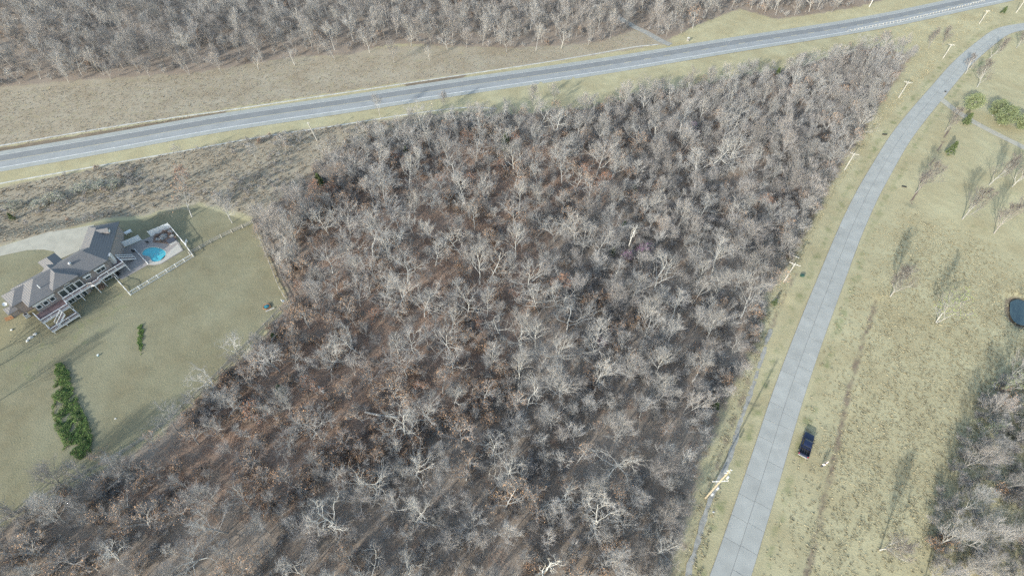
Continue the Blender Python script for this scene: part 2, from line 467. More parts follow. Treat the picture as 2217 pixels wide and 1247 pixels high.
road_l, road_r = np.array(GL(ROAD_L)), np.array(GL(ROAD_R))
ROAD_C = catmull([(a + b) / 2 for a, b in zip(road_l, road_r)], 1.5)
ROAD_W = 6.0
HWY_C = catmull(GL([(-320, 400), (0, 350), (250, 307), (500, 263), (750, 226), (1000, 188), (1250, 152), (1500, 112), (1750, 73), (1950, 38), (2110, 4), (2300, -38)]), 3.0)
CHAN_N = catmull(GL([(-200, 352), (0, 316), (250, 274), (500, 238), (700, 208), (900, 178), (1100, 148), (1280, 119), (1370, 103), (1425, 97)]), 2.0)
CHAN_S = catmull(GL([(-200, 440), (0, 398), (200, 362), (400, 327), (560, 298), (720, 274), (850, 253), (960, 238), (1020, 233), (1075, 236)]), 2.0)

# ------------------------------------------------------------------ ground
def axis(lo, hi, step, far_lo, far_hi):
    a = list(np.arange(lo, hi + .01, step))
    s = step; x = lo
    left = []
    while x > far_lo: s *= 1.35; x -= s; left.append(x)
    s = step; x = hi; right = []
    while x < far_hi: s *= 1.35; x += s; right.append(x)
    return np.array(left[::-1] + a + right)
gx, gy = axis(-215, 275, 1.3, -4000, 4000), axis(-15, 330, 1.3, -3000, 6000)
XX, YY = np.meshgrid(gx, gy, indexing='ij')
P = np.stack([XX.ravel(), YY.ravel()], 1)
Z = H(P) + .05 * np.sin(P[:, 0] * 1.1 + 2 * np.sin(P[:, 1] * .31)) * np.sin(P[:, 1] * .93 + P[:, 0] * .2)
road_d = line_d(P, ROAD_C[::4]); hwy_d = line_d(P, HWY_C[::3])
Z = np.where(road_d < 6, np.minimum(Z, H(P)), Z) - .05 * (road_d < 5) - .06 * (hwy_d < 9)
nx, ny = len(gx), len(gy)
ids = np.arange(nx * ny).reshape(nx, ny)
quads = np.stack([ids[:-1, :-1], ids[1:, :-1], ids[1:, 1:], ids[:-1, 1:]], -1).reshape(-1, 4)
me = bpy.data.meshes.new('ground')
me.vertices.add(nx * ny); me.vertices.foreach_set('co', np.column_stack([P, Z]).ravel())
me.loops.add(len(quads) * 4); me.loops.foreach_set('vertex_index', quads.ravel())
me.polygons.add(len(quads)); me.polygons.foreach_set('loop_start', np.arange(len(quads)) * 4)
me.polygons.foreach_set('use_smooth', np.ones(len(quads), bool))
me.update(calc_edges=True)
def zone(name, w):
    a = me.attributes.new(name, 'FLOAT', 'POINT'); a.data.foreach_set('value', np.clip(w, 0, 1).astype(np.float32))
def soft(poly, w): return 1 - smoothstep((poly_sd(P, poly) + w) / (2 * w))
wood_w = np.maximum(soft(WOOD, 4), soft(UPWOOD, 4))
wood_w = np.maximum(wood_w, ((P[:, 1] > 330) | (P[:, 0] < -230)).astype(float) * .8)
zone('wood', wood_w)
zone('red', soft(RED, 9) * .62)
zone('scrub', np.maximum(soft(SCRUB, 4), (1 - smoothstep((poly_sd(P, UPMEADOW) - 5) / 6)) * .66 * (hwy_d > 9.5)))
zone('lawn', soft(LAWN, 2.0))
near_road = np.exp(-((road_d - 5.0) / 2.2) ** 2) * .42 + np.exp(-((hwy_d - 8.5) / 2.0) ** 2) * .10
hl = poly_sd(P, [hw(*q) for q in ((-12, -6), (20, -5), (24, -1), (22, -6.5), (10, -14), (-14, -14))])
near_house = (1 - smoothstep((hl + 2) / 6)) * .35
LAWN_R = GL([(1990, 440), (2060, 250), (2217, 120), (2350, 100), (2350, 470), (2217, 520), (2110, 515)])
zone('green', np.maximum(np.maximum(near_road, near_house), soft(LAWN_R, 5) * .27))
verge = GL([(-100, 338), (0, 320), (490, 240), (490, 246), (0, 333), (-100, 352)]); verge2 = GL([(870, 182), (1020, 160), (1000, 170), (880, 188)])
dirt = np.maximum(soft(verge, 1.5), soft(verge2, 1.0)) * .9
dirt = np.maximum(dirt, np.exp(-(line_d(P, DITCH_R) / 1.0) ** 2) * .62)
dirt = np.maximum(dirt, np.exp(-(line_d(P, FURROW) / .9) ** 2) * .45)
dirt = np.maximum(dirt, np.exp(-((road_d - 8.2) / 1.1) ** 2) * .5 * (P[:, 0] < 75) * (line_d(P, DITCH_L) < 12))
dirt = np.maximum(dirt, np.exp(-(poly_sd(P, POND) / 1.6) ** 2) * .8)
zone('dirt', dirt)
me.materials.append(M['ground'])
ground = bpy.data.objects.new('ground', me); COL.objects.link(ground)
tag(ground, 'dry winter grass and leaf litter ground under the whole scene', 'ground', kind='structure')

# ------------------------------------------------------------------ roads
road = strip('road', ROAD_C, ROAD_W / 2 + .05, -ROAD_W / 2 - .05, .03, M['joint'])
tag(road, 'pale concrete two-lane road with dark slab joints curving to upper right', 'road', kind='structure')
rd = np.concatenate([[0], np.cumsum(np.linalg.norm(np.diff(ROAD_C, axis=0), axis=1))])
rpx = to_px(np.column_stack([ROAD_C, np.zeros(len(ROAD_C))]))
slab_end = rd[np.argmin(np.abs(rpx[:, 1] - 400))]
def road_piece(name, d0, d1, o0, o1, n=2):
    q = np.linspace(d0, d1, n + 1)
    c = np.stack([np.interp(q, rd, ROAD_C[:, 0]), np.interp(q, rd, ROAD_C[:, 1])], 1)
    return strip(name, c, o0, o1, .055 + random.uniform(-.004, .004), M['concrete'], road, thick=.05)
for side in (0, 1):
    d = 0.0
    while d < slab_end:
        ln = random.choice([4.6, 4.6, 4.6, 4.8, 9.2, 3.2])
        e = min(d + ln, slab_end)
        o0, o1 = (ROAD_W / 2, .035) if side == 0 else (-.035, -ROAD_W / 2)
        road_piece('slab', d + .035, e - .035, o0 + random.uniform(-.02, .02) * (side == 0), o1 + random.uniform(-.02, .02) * (side == 1), 3)
        d = e
for side in (0, 1):
    o0, o1 = (ROAD_W / 2, .03) if side == 0 else (-.03, -ROAD_W / 2)
    road_piece('far_lane', slab_end + .03, rd[-1], o0, o1, int((rd[-1] - slab_end) / 3))

hwy = strip('highway', HWY_C, 6.4, -6.4, .06, M['shoulder'])
tag(hwy, 'grey two-lane highway with pale shoulders crossing below the upper wood', 'highway', kind='structure')
strip('lane', HWY_C, 3.75, .0, .066, M['asphalt'], hwy)
strip('lane', HWY_C, -.01, -3.9, .066, M['asphalt_old'], hwy)
strip('edge_line', HWY_C, -3.80, -4.04, .072, M['paint_white'], hwy)
strip('edge_line', HWY_C, 3.98, 3.86, .072, M['paint_white'], hwy)
strip('seam', HWY_C, 4.35, 4.2, .070, M['asphalt'], hwy)
hd = np.concatenate([[0], np.cumsum(np.linalg.norm(np.diff(HWY_C, axis=0), axis=1))])
hpx = to_px(np.column_stack([HWY_C, np.zeros(len(HWY_C))]))
i_ = int(np.argmin(np.abs(hpx[:, 0] - 1330)))
strip('centre_line', HWY_C[:i_ + 1], .1, -.1, .0745, M['paint_yellow'], hwy)
d = hd[i_] + 5
while d < hd[-1] - 4:
    q = np.linspace(d, d + 3.2, 3)
    c = np.stack([np.interp(q, hd, HWY_C[:, 0]), np.interp(q, hd, HWY_C[:, 1])], 1)
    strip('centre_dash', c, .14, -.14, .0745, M['paint_yellow'], hwy)
    d += 9.0
c1 = strip('drain_channel', CHAN_N, .32, -.32, .05, M['channel'], thick=.08)
tag(c1, 'thin pale concrete drain running along the far side of the highway', 'drain', kind='structure')
c2 = strip('drain_channel', CHAN_S, .28, -.28, .05, M['channel'], thick=.08)
tag(c2, 'thin pale concrete drain between the highway and the house scrub', 'drain', kind='structure')

GRAV = catmull(GL([(1668, 712), (1650, 770), (1637, 812), (1618, 868), (1605, 905), (1592, 945), (1583, 985), (1570, 1018), (1552, 1052), (1535, 1095), (1518, 1150), (1500, 1210), (1480, 1290)]), 1.0)
wob = np.array([mnoise.noise((p[0] * .35, p[1] * .35, 3)) for p in GRAV])
g = strip('gravel_strip', GRAV, .55 + wob * .7, -.5 + wob[::-1] * .6, .045, M['gravel'], zfun=lambda c: H(c) + .05)
tag(g, 'narrow washed gravel strip along the wood edge beside the concrete road', 'path', kind='structure')
DR_R = catmull(GL([(2036, 214), (2060, 233), (2100, 260), (2150, 287), (2217, 320), (2300, 362)]), 1.5)
g = strip('side_driveway', DR_R, 1.4, -1.4, .05, M['drive'])
tag(g, 'pale driveway leaving the concrete road towards the round pines', 'driveway', kind='structure')
DR_T = catmull(GL([(1452, 98), (1436, 92), (1415, 80), (1395, 69), (1375, 60), (1340, 40)]), 1.5)
g = strip('gravel_lane', DR_T, 1.7, -1.7, .075, M['gravel'])
tag(g, 'short gravel lane entering the upper wood from the highway', 'driveway', kind='structure')
DR_H = [pz(*q, 2.6) for q in ((-140, 566), (0, 535), (45, 521), (105, 503), (160, 495), (204, 487), (198, 520), (168, 545), (129, 562), (117, 545), (95, 541), (60, 542), (0, 555), (-140, 590))]
dv = [Vector((p[0], p[1], Hz(*p) + .07)) for p in DR_H]
bm = bmesh.new()
bm.faces.new([bm.verts.new(v) for v in dv])
bmesh.ops.triangulate(bm, faces=bm.faces[:])
me_ = bpy.data.meshes.new('house_driveway'); bm.to_mesh(me_); bm.free(); me_.materials.append(M['drive'])
o = bpy.data.objects.new('house_driveway', me_); COL.objects.link(o)
if me_.polygons[0].normal.z < 0: me_.flip_normals()
tag(o, 'wide pale concrete driveway behind the grey-roofed house', 'driveway', kind='structure')
pw = np.array(POND); pc = pw.mean(0)
pp = catmull(np.vstack([pw, pw[:1]]), 1.0)[:-1]
o = mesh_obj('pond', [(x, y, Hz(*pc) + .65) for x, y in pc + (pp - pc) * .92], [tuple(range(len(pp)))], M['pond_water'])
if o.data.polygons[0].normal.z < 0: o.data.flip_normals()
tag(o, 'small blue-grey pond at the right edge', 'water', kind='structure')
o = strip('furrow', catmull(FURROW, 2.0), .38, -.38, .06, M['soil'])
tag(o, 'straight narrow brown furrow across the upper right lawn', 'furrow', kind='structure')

# ------------------------------------------------------------------ house (local frame: x = s along the back wall, y = t away from the lawn)
house = empty('house', (HO[0], HO[1], 0), HROT)
tag(house, 'long two-storey house with grey hipped roof and white back decks', 'house')
def roof_block(poly, ze, slope, edges=None, name='roof', parent=None, fascia=.22):
    """hipped roof over a convex footprint: planes rise from the chosen eaves"""
    bm = bmesh.new()
    lo = [bm.verts.new((x, y, ze - fascia)) for x, y in poly]; hi = [bm.verts.new((x, y, ze + 6)) for x, y in poly]
    n = len(poly)
    bm.faces.new(lo[::-1]); bm.faces.new(hi)
    for i in range(n): bm.faces.new((lo[i], lo[(i + 1) % n], hi[(i + 1) % n], hi[i]))
    for i in range(n):
        if edges is not None and i not in edges: continue
        a, b = Vector(poly[i]), Vector(poly[(i + 1) % n]); e = (b - a).normalized()
        inn = Vector((-e.y, e.x))
        no = Vector((-inn.x * slope, -inn.y * slope, 1)).normalized()
        r = bmesh.ops.bisect_plane(bm, geom=bm.verts[:] + bm.edges[:] + bm.faces[:], plane_co=(a.x, a.y, ze), plane_no=no, clear_outer=True)
        bmesh.ops.holes_fill(bm, edges=[g_ for g_ in bm.edges if g_.is_boundary])
    bmesh.ops.recalc_face_normals(bm, faces=bm.faces[:])
    me_ = bpy.data.meshes.new(name); bm.to_mesh(me_); bm.free(); me_.materials.append(M['roof'])
    o = bpy.data.objects.new(name, me_); COL.objects.link(o)
    o.parent = parent or house
    return o
WA = math.radians(52)
wd, wnr = np.array([math.cos(WA), math.sin(WA)]), np.array([-math.sin(WA), math.cos(WA)])
R0 = np.array([18.5, 0]); G1 = R0 + wd * 15.2; G2_ = G1 + wnr * 7.6
main_poly = [(0, 0), (18.5, 0), tuple(R0 + wd * 7.5), tuple(R0 + wd * 7.5 + wnr * 5.5), (15.5, 9.6), (0, 9.6)]
wing_poly = [tuple(R0 + wd * .02 + wnr * .02), tuple(G1), tuple(G2_), tuple(R0 + wnr * 7.6)]
r_main = roof_block(main_poly, 6.0, .55)
roof_block(wing_poly, 5.985, .55)
roof_block([(5.7, -.35), (11.7, -.35), (11.7, 7), (5.7, 7)], 6.75, .62, edges=(0, 1, 3))
roof_block([(-2.3, 3.5), (6, 3.5), (6, 9.3), (-2.3, 9.3)], 5.88, .55, edges=(0, 2, 3))
roof_block([(7.9, 6), (12.0, 6), (12.0, 14.4), (7.9, 14.4)], 5.6, .6, edges=(1, 2, 3))
roof_block([(-4.0, 4.4), (-1.6, 4.4), (-1.6, 7.4), (-4.0, 7.4)], 3.9, .45, edges=(0, 2, 3), fascia=.12)

def wall_loop(poly, z0, z1, closed=True, th=.25):
    """each stretch of wall is a mesh of its own, butted end to end"""
    n = len(poly); A = sum(poly[i][0] * poly[(i + 1) % n][1] - poly[(i + 1) % n][0] * poly[i][1] for i in range(n))
    for i in range(n if closed else n - 1):
        a, b = Vector(poly[i]), Vector(poly[(i + 1) % n]); e = (b - a); L = e.length; e.normalize()
        c = (a + b) / 2 + Vector((-e.y, e.x)) * th / 2
        MB().box((c.x, c.y, (z0 + z1) / 2), (L - th * .0 - .26 * (i % 2 == 0), th, z1 - z0 - .004 * i), math.atan2(e.y, e.x)).build('wall', M['siding'], house)
def inset(poly, d):
    out = []; n = len(poly)
    for i in range(n):
        p0, p1, p2 = (np.array(poly[(i + k) % n], float) for k in (-1, 0, 1))
        e1 = (p1 - p0) / np.linalg.norm(p1 - p0); e2 = (p2 - p1) / np.linalg.norm(p2 - p1)
        n1, n2 = np.array([-e1[1], e1[0]]), np.array([-e2[1], e2[0]])
        m_ = n1 + n2; m_ /= (1 + n1 @ n2)
        out.append(tuple(p1 + m_ * d))
    return out
foot = [(0, 0), (18.5, 0), tuple(G1), tuple(G2_), tuple(G2_ - wd * 8.2), (15.5, 9.6), (0, 9.6)]
wall_loop(inset(foot, .6), -.4, 5.84)
wall_loop([(5.95, .12), (11.45, .12), (11.45, .5), (5.95, .5)], -.3, 6.6, closed=True, th=.1)
wall_loop([(-1.8, 4.0), (.55, 4.0), (.55, 8.9), (-1.8, 8.9)], -.3, 5.7)
wall_loop([(8.4, 9.1), (11.5, 9.1), (11.5, 13.9), (8.4, 13.9)], 2.2, 5.45)
wall_loop([(-3.7, 4.7), (-1.9, 4.7), (-1.9, 7.1), (-3.7, 7.1)], -.2, 3.85)

def window(s0, s1, z0, z1, t, arch=0.0, awning=False, mull=1, door=False):
    """frame with a recessed pane on the back wall (plane y = t)"""
    f = MB(); w = .12
    sc_, zc = (s0 + s1) / 2, (z0 + z1) / 2
    f.box((s0 + w / 2, t - .05, zc), (w, .12, z1 - z0)); f.box((s1 - w / 2, t - .05, zc), (w, .12, z1 - z0))
    f.box((sc_, t - .05, z0 + w / 2), (s1 - s0 - 2 * w, .118, w)); f.box((sc_, t - .05, z1 - w / 2), (s1 - s0 - 2 * w, .118, w))
    for k in range(1, mull):
        f.box((s0 + (s1 - s0) * k / mull, t - .045, zc), (.07, .10, z1 - z0 - 2 * w))
    if arch:
        n = 10
        for k in range(n):
            a0, a1 = math.pi * k / n, math.pi * (k + 1) / n
            f.bar((sc_ + math.cos(a0) * (s1 - s0) / 2, t - .05, z1 + math.sin(a0) * arch), (sc_ + math.cos(a1) * (s1 - s0) / 2, t - .05, z1 + math.sin(a1) * arch), .12, .12)
    o = f.build('door' if door else 'window', M['white'], house)
    g_ = MB().box((sc_, t - .02, zc), (s1 - s0 - 2 * w + .02, .06, z1 - z0 - 2 * w + .02))
    if arch: g_.add([(sc_ + math.cos(math.pi * k / 10) * (s1 - s0) / 2, t - .03, z1 + math.sin(math.pi * k / 10) * arch) for k in range(11)], [tuple(range(10, -1, -1))])
    g_.build('pane', M['glass'], o)
    if awning:
        MB().box((sc_, t - .28, z1 + .28), (s1 - s0 + .5, .55, .12)).box((sc_, t - .53, z1 + .14), (s1 - s0 + .5, .05, .2)).build('awning', M['white'], o)
BW = .6
for a_, b_ in ((.9, 2.0), (2.4, 3.5), (3.9, 5.0)): window(a_, b_, 3.7, 4.9, BW)
window(6.1, 7.6, 3.4, 5.4, .12); window(7.7, 9.7, 3.4, 5.6, .12, arch=.55, mull=2); window(9.8, 11.3, 3.4, 5.4, .12)
window(12.3, 13.6, 4.0, 5.0, BW, awning=True); window(15.0, 17.2, 3.8, 5.1, BW, awning=True, mull=2)
window(6.2, 7.6, .8, 2.2, .12, mull=2); window(8.0, 9.1, .9, 2.2, .12)
window(9.5, 10.5, .1, 2.3, .12, door=True); window(11.8, 12.9, .1, 2.3, BW, door=True); window(15.1, 17.0, .8, 2.3, BW, mull=2)
window(1.2, 2.8, .8, 2.2, BW, mull=2)
# white band under the eaves of the back wall
MB().box((3.0, .52, 5.3), (4.8, .1, .5)).build('frieze', M['white'], house)
# roof furniture
vent = MB().tube((12.3, 3.4, 7.6), (12.3, 3.4, 8.35), .28, .34, 12).tube((12.3, 3.4, 8.35), (12.3, 3.4, 8.6), .34, .12, 12).build('roof_vent', M['metal'], r_main)
MB().tube((4.4, 2.3, 7.0), (4.4, 2.3, 8.3), .10, .10, 8).build('vent_pipe', M['white'], r_main)
# dormer on the wing's east slope
dc = R0 + wd * 10.4 + wnr * 2.3
ang = WA - math.pi / 2
dm = MB()
def dl(x, y): 
    p = dc + np.array([math.cos(ang), math.sin(ang)]) * x + wd * y; return p
dm.add([(*dl(x, y), z) for x, y, z in ((1.3, -.65, 6.6), (1.3, .65, 6.6), (1.3, .65, 7.6), (1.3, -.65, 7.6), (-1.2, -.65, 6.6), (-1.2, .65, 6.6), (-1.2, .65, 7.6), (-1.2, -.65, 7.6))], [(0, 1, 2, 3), (0, 3, 7, 4), (1, 5, 6, 2)])
dorm = dm.build('dormer', M['siding'], house)
MB().add([(*dl(x, y), z) for x, y, z in ((1.5, -.85, 7.55), (1.5, 0, 8.15), (1.5, .85, 7.55), (-1.4, -.85, 7.55), (-1.4, 0, 8.15), (-1.4, .85, 7.55))], [(0, 3, 4, 1), (1, 4, 5, 2), (0, 1, 2), (0, 2, 5, 3)]).build('dormer_roof', M['roof'], dorm)
MB().add([(*dl(x, y), z) for x, y, z in ((1.34, -.5, 6.8), (1.34, .5, 6.8), (1.34, .5, 7.5), (1.34, -.5, 7.5))], [(0, 1, 2, 3)]).build('dormer_window', M['white'], dorm)
# chimney-like box at the inner corner of the deck and the roof
MB().box((19.6, 1.9, 3.6), (1.1, 1.1, 5.0), WA).build('chimney', M['soffit'], house)

def railing(p, q, z, parent, h=1.0, name='railing', zq=None):
    """posts, two rails and thin balusters"""
    zq = z if zq is None else zq
    p, q = np.array(p, float), np.array(q, float); L = np.linalg.norm(q - p)
    m = MB()
    n = max(1, round(L / 2.2))
    for k in range(n + 1):
        e = p + (q - p) * k / n; zz = z + (zq - z) * k / n
        m.box((e[0], e[1], zz + h / 2 + .03), (.13, .13, h + .06))
    for hz, w in ((h - .05, .12), (.12, .08)):
        m.bar((*p, z + hz), (*q, zq + hz), w, .09)
    nb = int(L / .28)
    for k in range(1, nb):
        e = p + (q - p) * k / nb; zz = z + (zq - z) * k / nb
        m.box((e[0], e[1], zz + h / 2), (.045, .045, h - .2))
    return m.build(name, M['white'], parent)
def deck(poly, z, posts):
    m = MB().prism(poly, z - .12, z)
    d_ = m.build('deck', M['deck'], house)
    n = len(poly)
    fa = MB()
    for i in range(n):
        a, b = np.array(poly[i], float), np.array(poly[(i + 1) % n], float); e = (b - a) / np.linalg.norm(b - a); ou = np.array([e[1], -e[0]]) * .035
        fa.bar((*(a + ou), z - .16), (*(b + ou), z - .16), .05, .26)
    fa.build('fascia', M['white'], d_)
    for s_, t_ in posts:
        MB().box((s_, t_, (z - .3) / 2), (.16, .16, z - .3)).build('post', M['white'], d_)
    return d_
dk = deck([(5.9, -1.1), (11.9, -1.1), (12.6, -1.6), (13.9, -1.6), (14.6, -1.0), (20.9, -1.0), (20.9, 3.3), (18.9, .9), (18.0, .55), (5.9, .1)], 3.15, [(6.1, -1.0), (9.0, -1.0), (12.6, -1.5), (14.6, -.9), (17.6, -.9), (20.8, -.9), (20.8, 3.0)])
for a_, b_ in (((5.9, -1.05), (11.9, -1.05)), ((11.9, -1.05), (12.6, -1.55)), ((12.6, -1.55), (13.9, -1.55)), ((13.9, -1.55), (14.6, -.95)), ((14.6, -.95), (20.85, -.95)), ((20.85, -.95), (20.85, 2.0))): railing(a_, b_, 3.15, dk)
dk2 = deck([(-.35, -3.3), (5.85, -3.3), (5.85, .55), (-.35, .55)], 2.9, [(-.2, -3.2), (2.6, -3.2), (5.7, -3.2)])
for a_, b_ in (((-.3, -3.25), (5.8, -3.25)), ((5.82, -3.25), (5.82, -1.9)), ((-.3, -3.25), (-.3, .4))): railing(a_, b_, 2.9, dk2)
dk3 = deck([(-.35, -5.2), (5.9, -5.2), (5.9, -3.36), (-.35, -3.36)], .9, [(-.2, -5.1), (2.6, -5.1), (5.7, -5.1)])
for a_, b_ in (((-.3, -5.15), (5.85, -5.15)), ((5.85, -5.15), (5.85, -3.5)), ((-.3, -5.15), (-.3, -3.5))): railing(a_, b_, .9, dk3)
def stairs(p, q, z0, z1, w, parent, ns=8):
    """flight from p (z0, top) to q (z1, foot)"""
    p, q = np.array(p, float), np.array(q, float); e = (q - p) / np.linalg.norm(q - p); nn = np.array([-e[1], e[0]])
    st = MB()
    for k in range(ns):
        c = p + (q - p) * (k + .5) / ns
        st.box((c[0], c[1], z0 + (z1 - z0) * (k + .5) / ns), (np.linalg.norm(q - p) / ns + .04, w, .07), math.atan2(e[1], e[0]))
    o = st.build('stairs', M['deck'], parent)
    for s_ in (-1, 1):
        a, b = p + nn * s_ * w / 2, q + nn * s_ * w / 2
        MB().bar((*a, z0 - .1), (*b, z1 - .0), .06, .28).build('stringer', M['white'], o)
        railing(a, b, z0, o, h=.95, name='stair_rail', zq=z1)
    return o
stairs((3.9, -4.25), (1.3, -4.25), 2.85, .95, 1.1, house)
stairs((20.95, 2.6), (24.0, 2.5), 3.1, PATIO_Z + .05, 1.2, house, 9)
# satellite dish on a bracket, air conditioner by the end wall
dish = empty('satellite_dish', (*hw(-2.6, 6.6), 5.3), HROT)
tag(dish, 'white satellite dish on an arm at the left roof corner', 'satellite dish')
v, f = [(0, 0, 0)], []
for r_, k in ((.22, .02), (.45, .10)):
    for i in range(14):
        a = 2 * math.pi * i / 14; v.append((math.cos(a) * r_, k - .0, math.sin(a) * r_))
f = [(0, 1 + i, 1 + (i + 1) % 14) for i in range(14)] + [(1 + i, 15 + i, 15 + (i + 1) % 14, 1 + (i + 1) % 14) for i in range(14)]
v = [(x - .3, -y - .1, z) for x, y, z in v]
ds = mesh_obj('reflector', v, f, M['white'], dish, True); ds.rotation_euler = (math.radians(-50), 0, 0)
MB().tube((.2, .2, -.1), (-.25, 0, -.05), .04).tube((-.3, 0, 0), (-.3, -.45, .35), .025).build('arm', M['metal'], dish)
MB().box((-.3, -.48, .38), (.12, .1, .12)).build('receiver', M['soffit'], dish)
ac = empty('air_conditioner', (*hw(-1.6, 3.0), Hz(*hw(-1.6, 3.0))), HROT)
tag(ac, 'grey box air conditioner beside the left end wall of the house', 'air conditioner')
MB().box((0, 0, .45), (.9, .9, .8)).build('cabinet', M['galv'], ac)
MB().box((0, 0, .03), (1.1, 1.1, .1)).build('pad', M['concrete'], ac)
MB().tube((0, 0, .85), (0, 0, .9), .36, .36, 14).build('fan_grille', M['dark'], ac)

# ------------------------------------------------------------------ patio, pool, pool fence
def pk(x, y): return pz(*k3(x, y), PATIO_Z)
pool_out = catmull([pk(*q) for q in ((790, 555), (820, 505), (880, 475), (960, 468), (1050, 485), (1110, 525), (1118, 575), (1085, 625), (1020, 660), (955, 668), (915, 645), (905, 608), (870, 590), (815, 580), (790, 555))], .5)[:-1]
cen = pool_out.mean(0)
bm = bmesh.new()
def loop(pts, z):
    vs = [bm.verts.new((p[0], p[1], z)) for p in pts]
    return vs, [bm.edges.new((vs[i], vs[(i + 1) % len(vs)])) for i in range(len(vs))]
v1, e1 = loop(PATIO, PATIO_Z); v2, e2 = loop(pool_out, PATIO_Z)
bmesh.ops.triangle_fill(bm, use_beauty=True, edges=e1 + e2)
for vs in (v1, v2):
    lo = [bm.verts.new((v.co.x, v.co.y, PATIO_Z - .5)) for v in vs]
    for i in range(len(vs)):
        bm.faces.new((vs[i], vs[(i + 1) % len(vs)], lo[(i + 1) % len(vs)], lo[i]))
bmesh.ops.recalc_face_normals(bm, faces=bm.faces[:])
me_ = bpy.data.meshes.new('patio'); bm.to_mesh(me_); bm.free(); me_.materials.append(M['patio'])
up = [p for p in me_.polygons if abs(p.normal.z) > .9]
if up and up[0].normal.z < 0: me_.flip_normals()
patio = bpy.data.objects.new('patio', me_); COL.objects.link(patio)
tag(patio, 'taupe paved patio around the kidney-shaped pool', 'patio', kind='structure')
# paler concrete apron on the lawn side of the pool
ap = [pk(*q) for q in ((885, 698), (960, 706), (1055, 684), (1340, 508), (1275, 425), (1130, 555), (1090, 628), (1020, 668), (950, 676), (912, 656))]
bm = bmesh.new(); bm.faces.new([bm.verts.new((p[0], p[1], PATIO_Z + .008)) for p in ap]); bmesh.ops.triangulate(bm, faces=bm.faces[:])
me_ = bpy.data.meshes.new('apron'); bm.to_mesh(me_); bm.free(); me_.materials.append(M['patio_pale'])
if me_.polygons[0].normal.z < 0: me_.flip_normals()
o = bpy.data.objects.new('apron', me_); COL.objects.link(o); o.parent = patio
pool = empty('swimming_pool', (cen[0], cen[1], PATIO_Z))
tag(pool, 'turquoise kidney-shaped swimming pool in the patio', 'swimming pool')
rel = pool_out - cen
mesh_obj('water', [(x, y, -.12) for x, y in rel * .995], [tuple(range(len(rel)))], M['pool_water'], pool)
cop_in, cop_out = rel * .985, rel * 1.06
n = len(rel)
mesh_obj('coping', [(x, y, .03) for x, y in cop_in] + [(x, y, .03) for x, y in cop_out] + [(x, y, -.2) for x, y in cop_in] + [(x, y, -.02) for x, y in cop_out],
         [(i, (i + 1) % n, n + (i + 1) % n, n + i) for i in range(n)] + [(i, 2 * n + i, 2 * n + (i + 1) % n, (i + 1) % n) for i in range(n)] + [(n + i, n + (i + 1) % n, 3 * n + (i + 1) % n, 3 * n + i) for i in range(n)], M['patio_pale'], pool)
for o in pool.children:
    if o.data.polygons[0].normal.z < 0: o.data.flip_normals()
lf = MB()
for k in range(70):
    a, r = random.uniform(0, 6.28), math.sqrt(random.random()) * .9
    i = int(a / 6.2832 * n) % n
    c = rel[i] * r; s = random.uniform(.05, .13); b0 = random.uniform(0, 6.28)
    lf.add([(c[0] + math.cos(b0 + q) * s, c[1] + math.sin(b0 + q) * s, -.112) for q in (0, 2.1, 4.2)], [(0, 1, 2)])
o = lf.build('floating_leaves', M['leaf_rust'], pool); o['kind'] = 'stuff'
MB().tube((.9, -.2, -.10), (.9, -.2, .02), .22, .22, 12).build('skimmer_float', M['blue'], pool)

# spa with dark cover, rock garden with shrubs, planting
sp = pk(1205, 405)
spa = empty('hot_tub', (sp[0], sp[1], PATIO_Z), HROT - .15)
tag(spa, 'square hot tub under a dark cover beside the rock garden', 'hot tub')
MB().box((0, 0, .35), (1.9, 1.9, .7)).build('shell', M['soffit'], spa); MB().box((0, 0, .77), (1.96, 1.96, .12)).build('cover', M['black_cover'], spa)
bed = [pk(*q) for q in ((945, 405), (960, 330), (1180, 220), (1270, 360), (1140, 420), (1060, 412))]
o = MB().prism(bed, PATIO_Z - .1, PATIO_Z + .16).build('planting_bed', M['soil'])
if o.data.polygons[1].normal.z < 0: o.data.flip_normals()
tag(o, 'raised soil bed with rocks behind the pool', 'planting bed')
def rock_mesh(seed, n=2):
    bm = bmesh.new(); bmesh.ops.create_icosphere(bm, subdivisions=n, radius=1)
    for v in bm.verts:
        k = 1 + .45 * mnoise.noise(v.co * 1.3 + Vector((seed * 7.1, 0, 0))) + .15 * mnoise.noise(v.co * 3 + Vector((0, seed, 0)))
        v.co *= k; v.co.z *= .7
    m_ = bpy.data.meshes.new('rock'); bm.to_mesh(m_); bm.free(); return m_
rocks = [rock_mesh(i) for i in range(5)]
for m_ in rocks: m_.materials.append(M['stone'])
rocks_w = []
for m_ in rocks[:3]:
    c = m_.copy(); c.materials.clear(); c.materials.append(M['stone_pale']); rocks_w.append(c)
rk_lab = ['largest grey rock in the middle of the pool rock garden', 'grey rock at the pool side of the rock garden', 'grey rock in the rock garden nearest the privacy panel', 'flat grey rock in the rock garden nearest the hot tub', 'small grey rock at the house end of the rock garden']
for i, (x, y, s) in enumerate(((1100, 330, .85), (1070, 370, .7), (1180, 270, .65), (1195, 330, .55), (1010, 370, .5))):
    p = pk(x, y)
    o = link_mesh('garden_rock', rocks[i], None, (p[0], p[1], PATIO_Z + .25), i * 1.3, (s * 1.2, s, s))
    tag(o, rk_lab[i], 'rock', 'rocks behind the pool')
wl = ['white boulder left of the house nearest the deck', 'middle white boulder of three in the grass left of the house', 'outermost white boulder in the grass left of the house', 'small pale stone lying in shade left of the house']
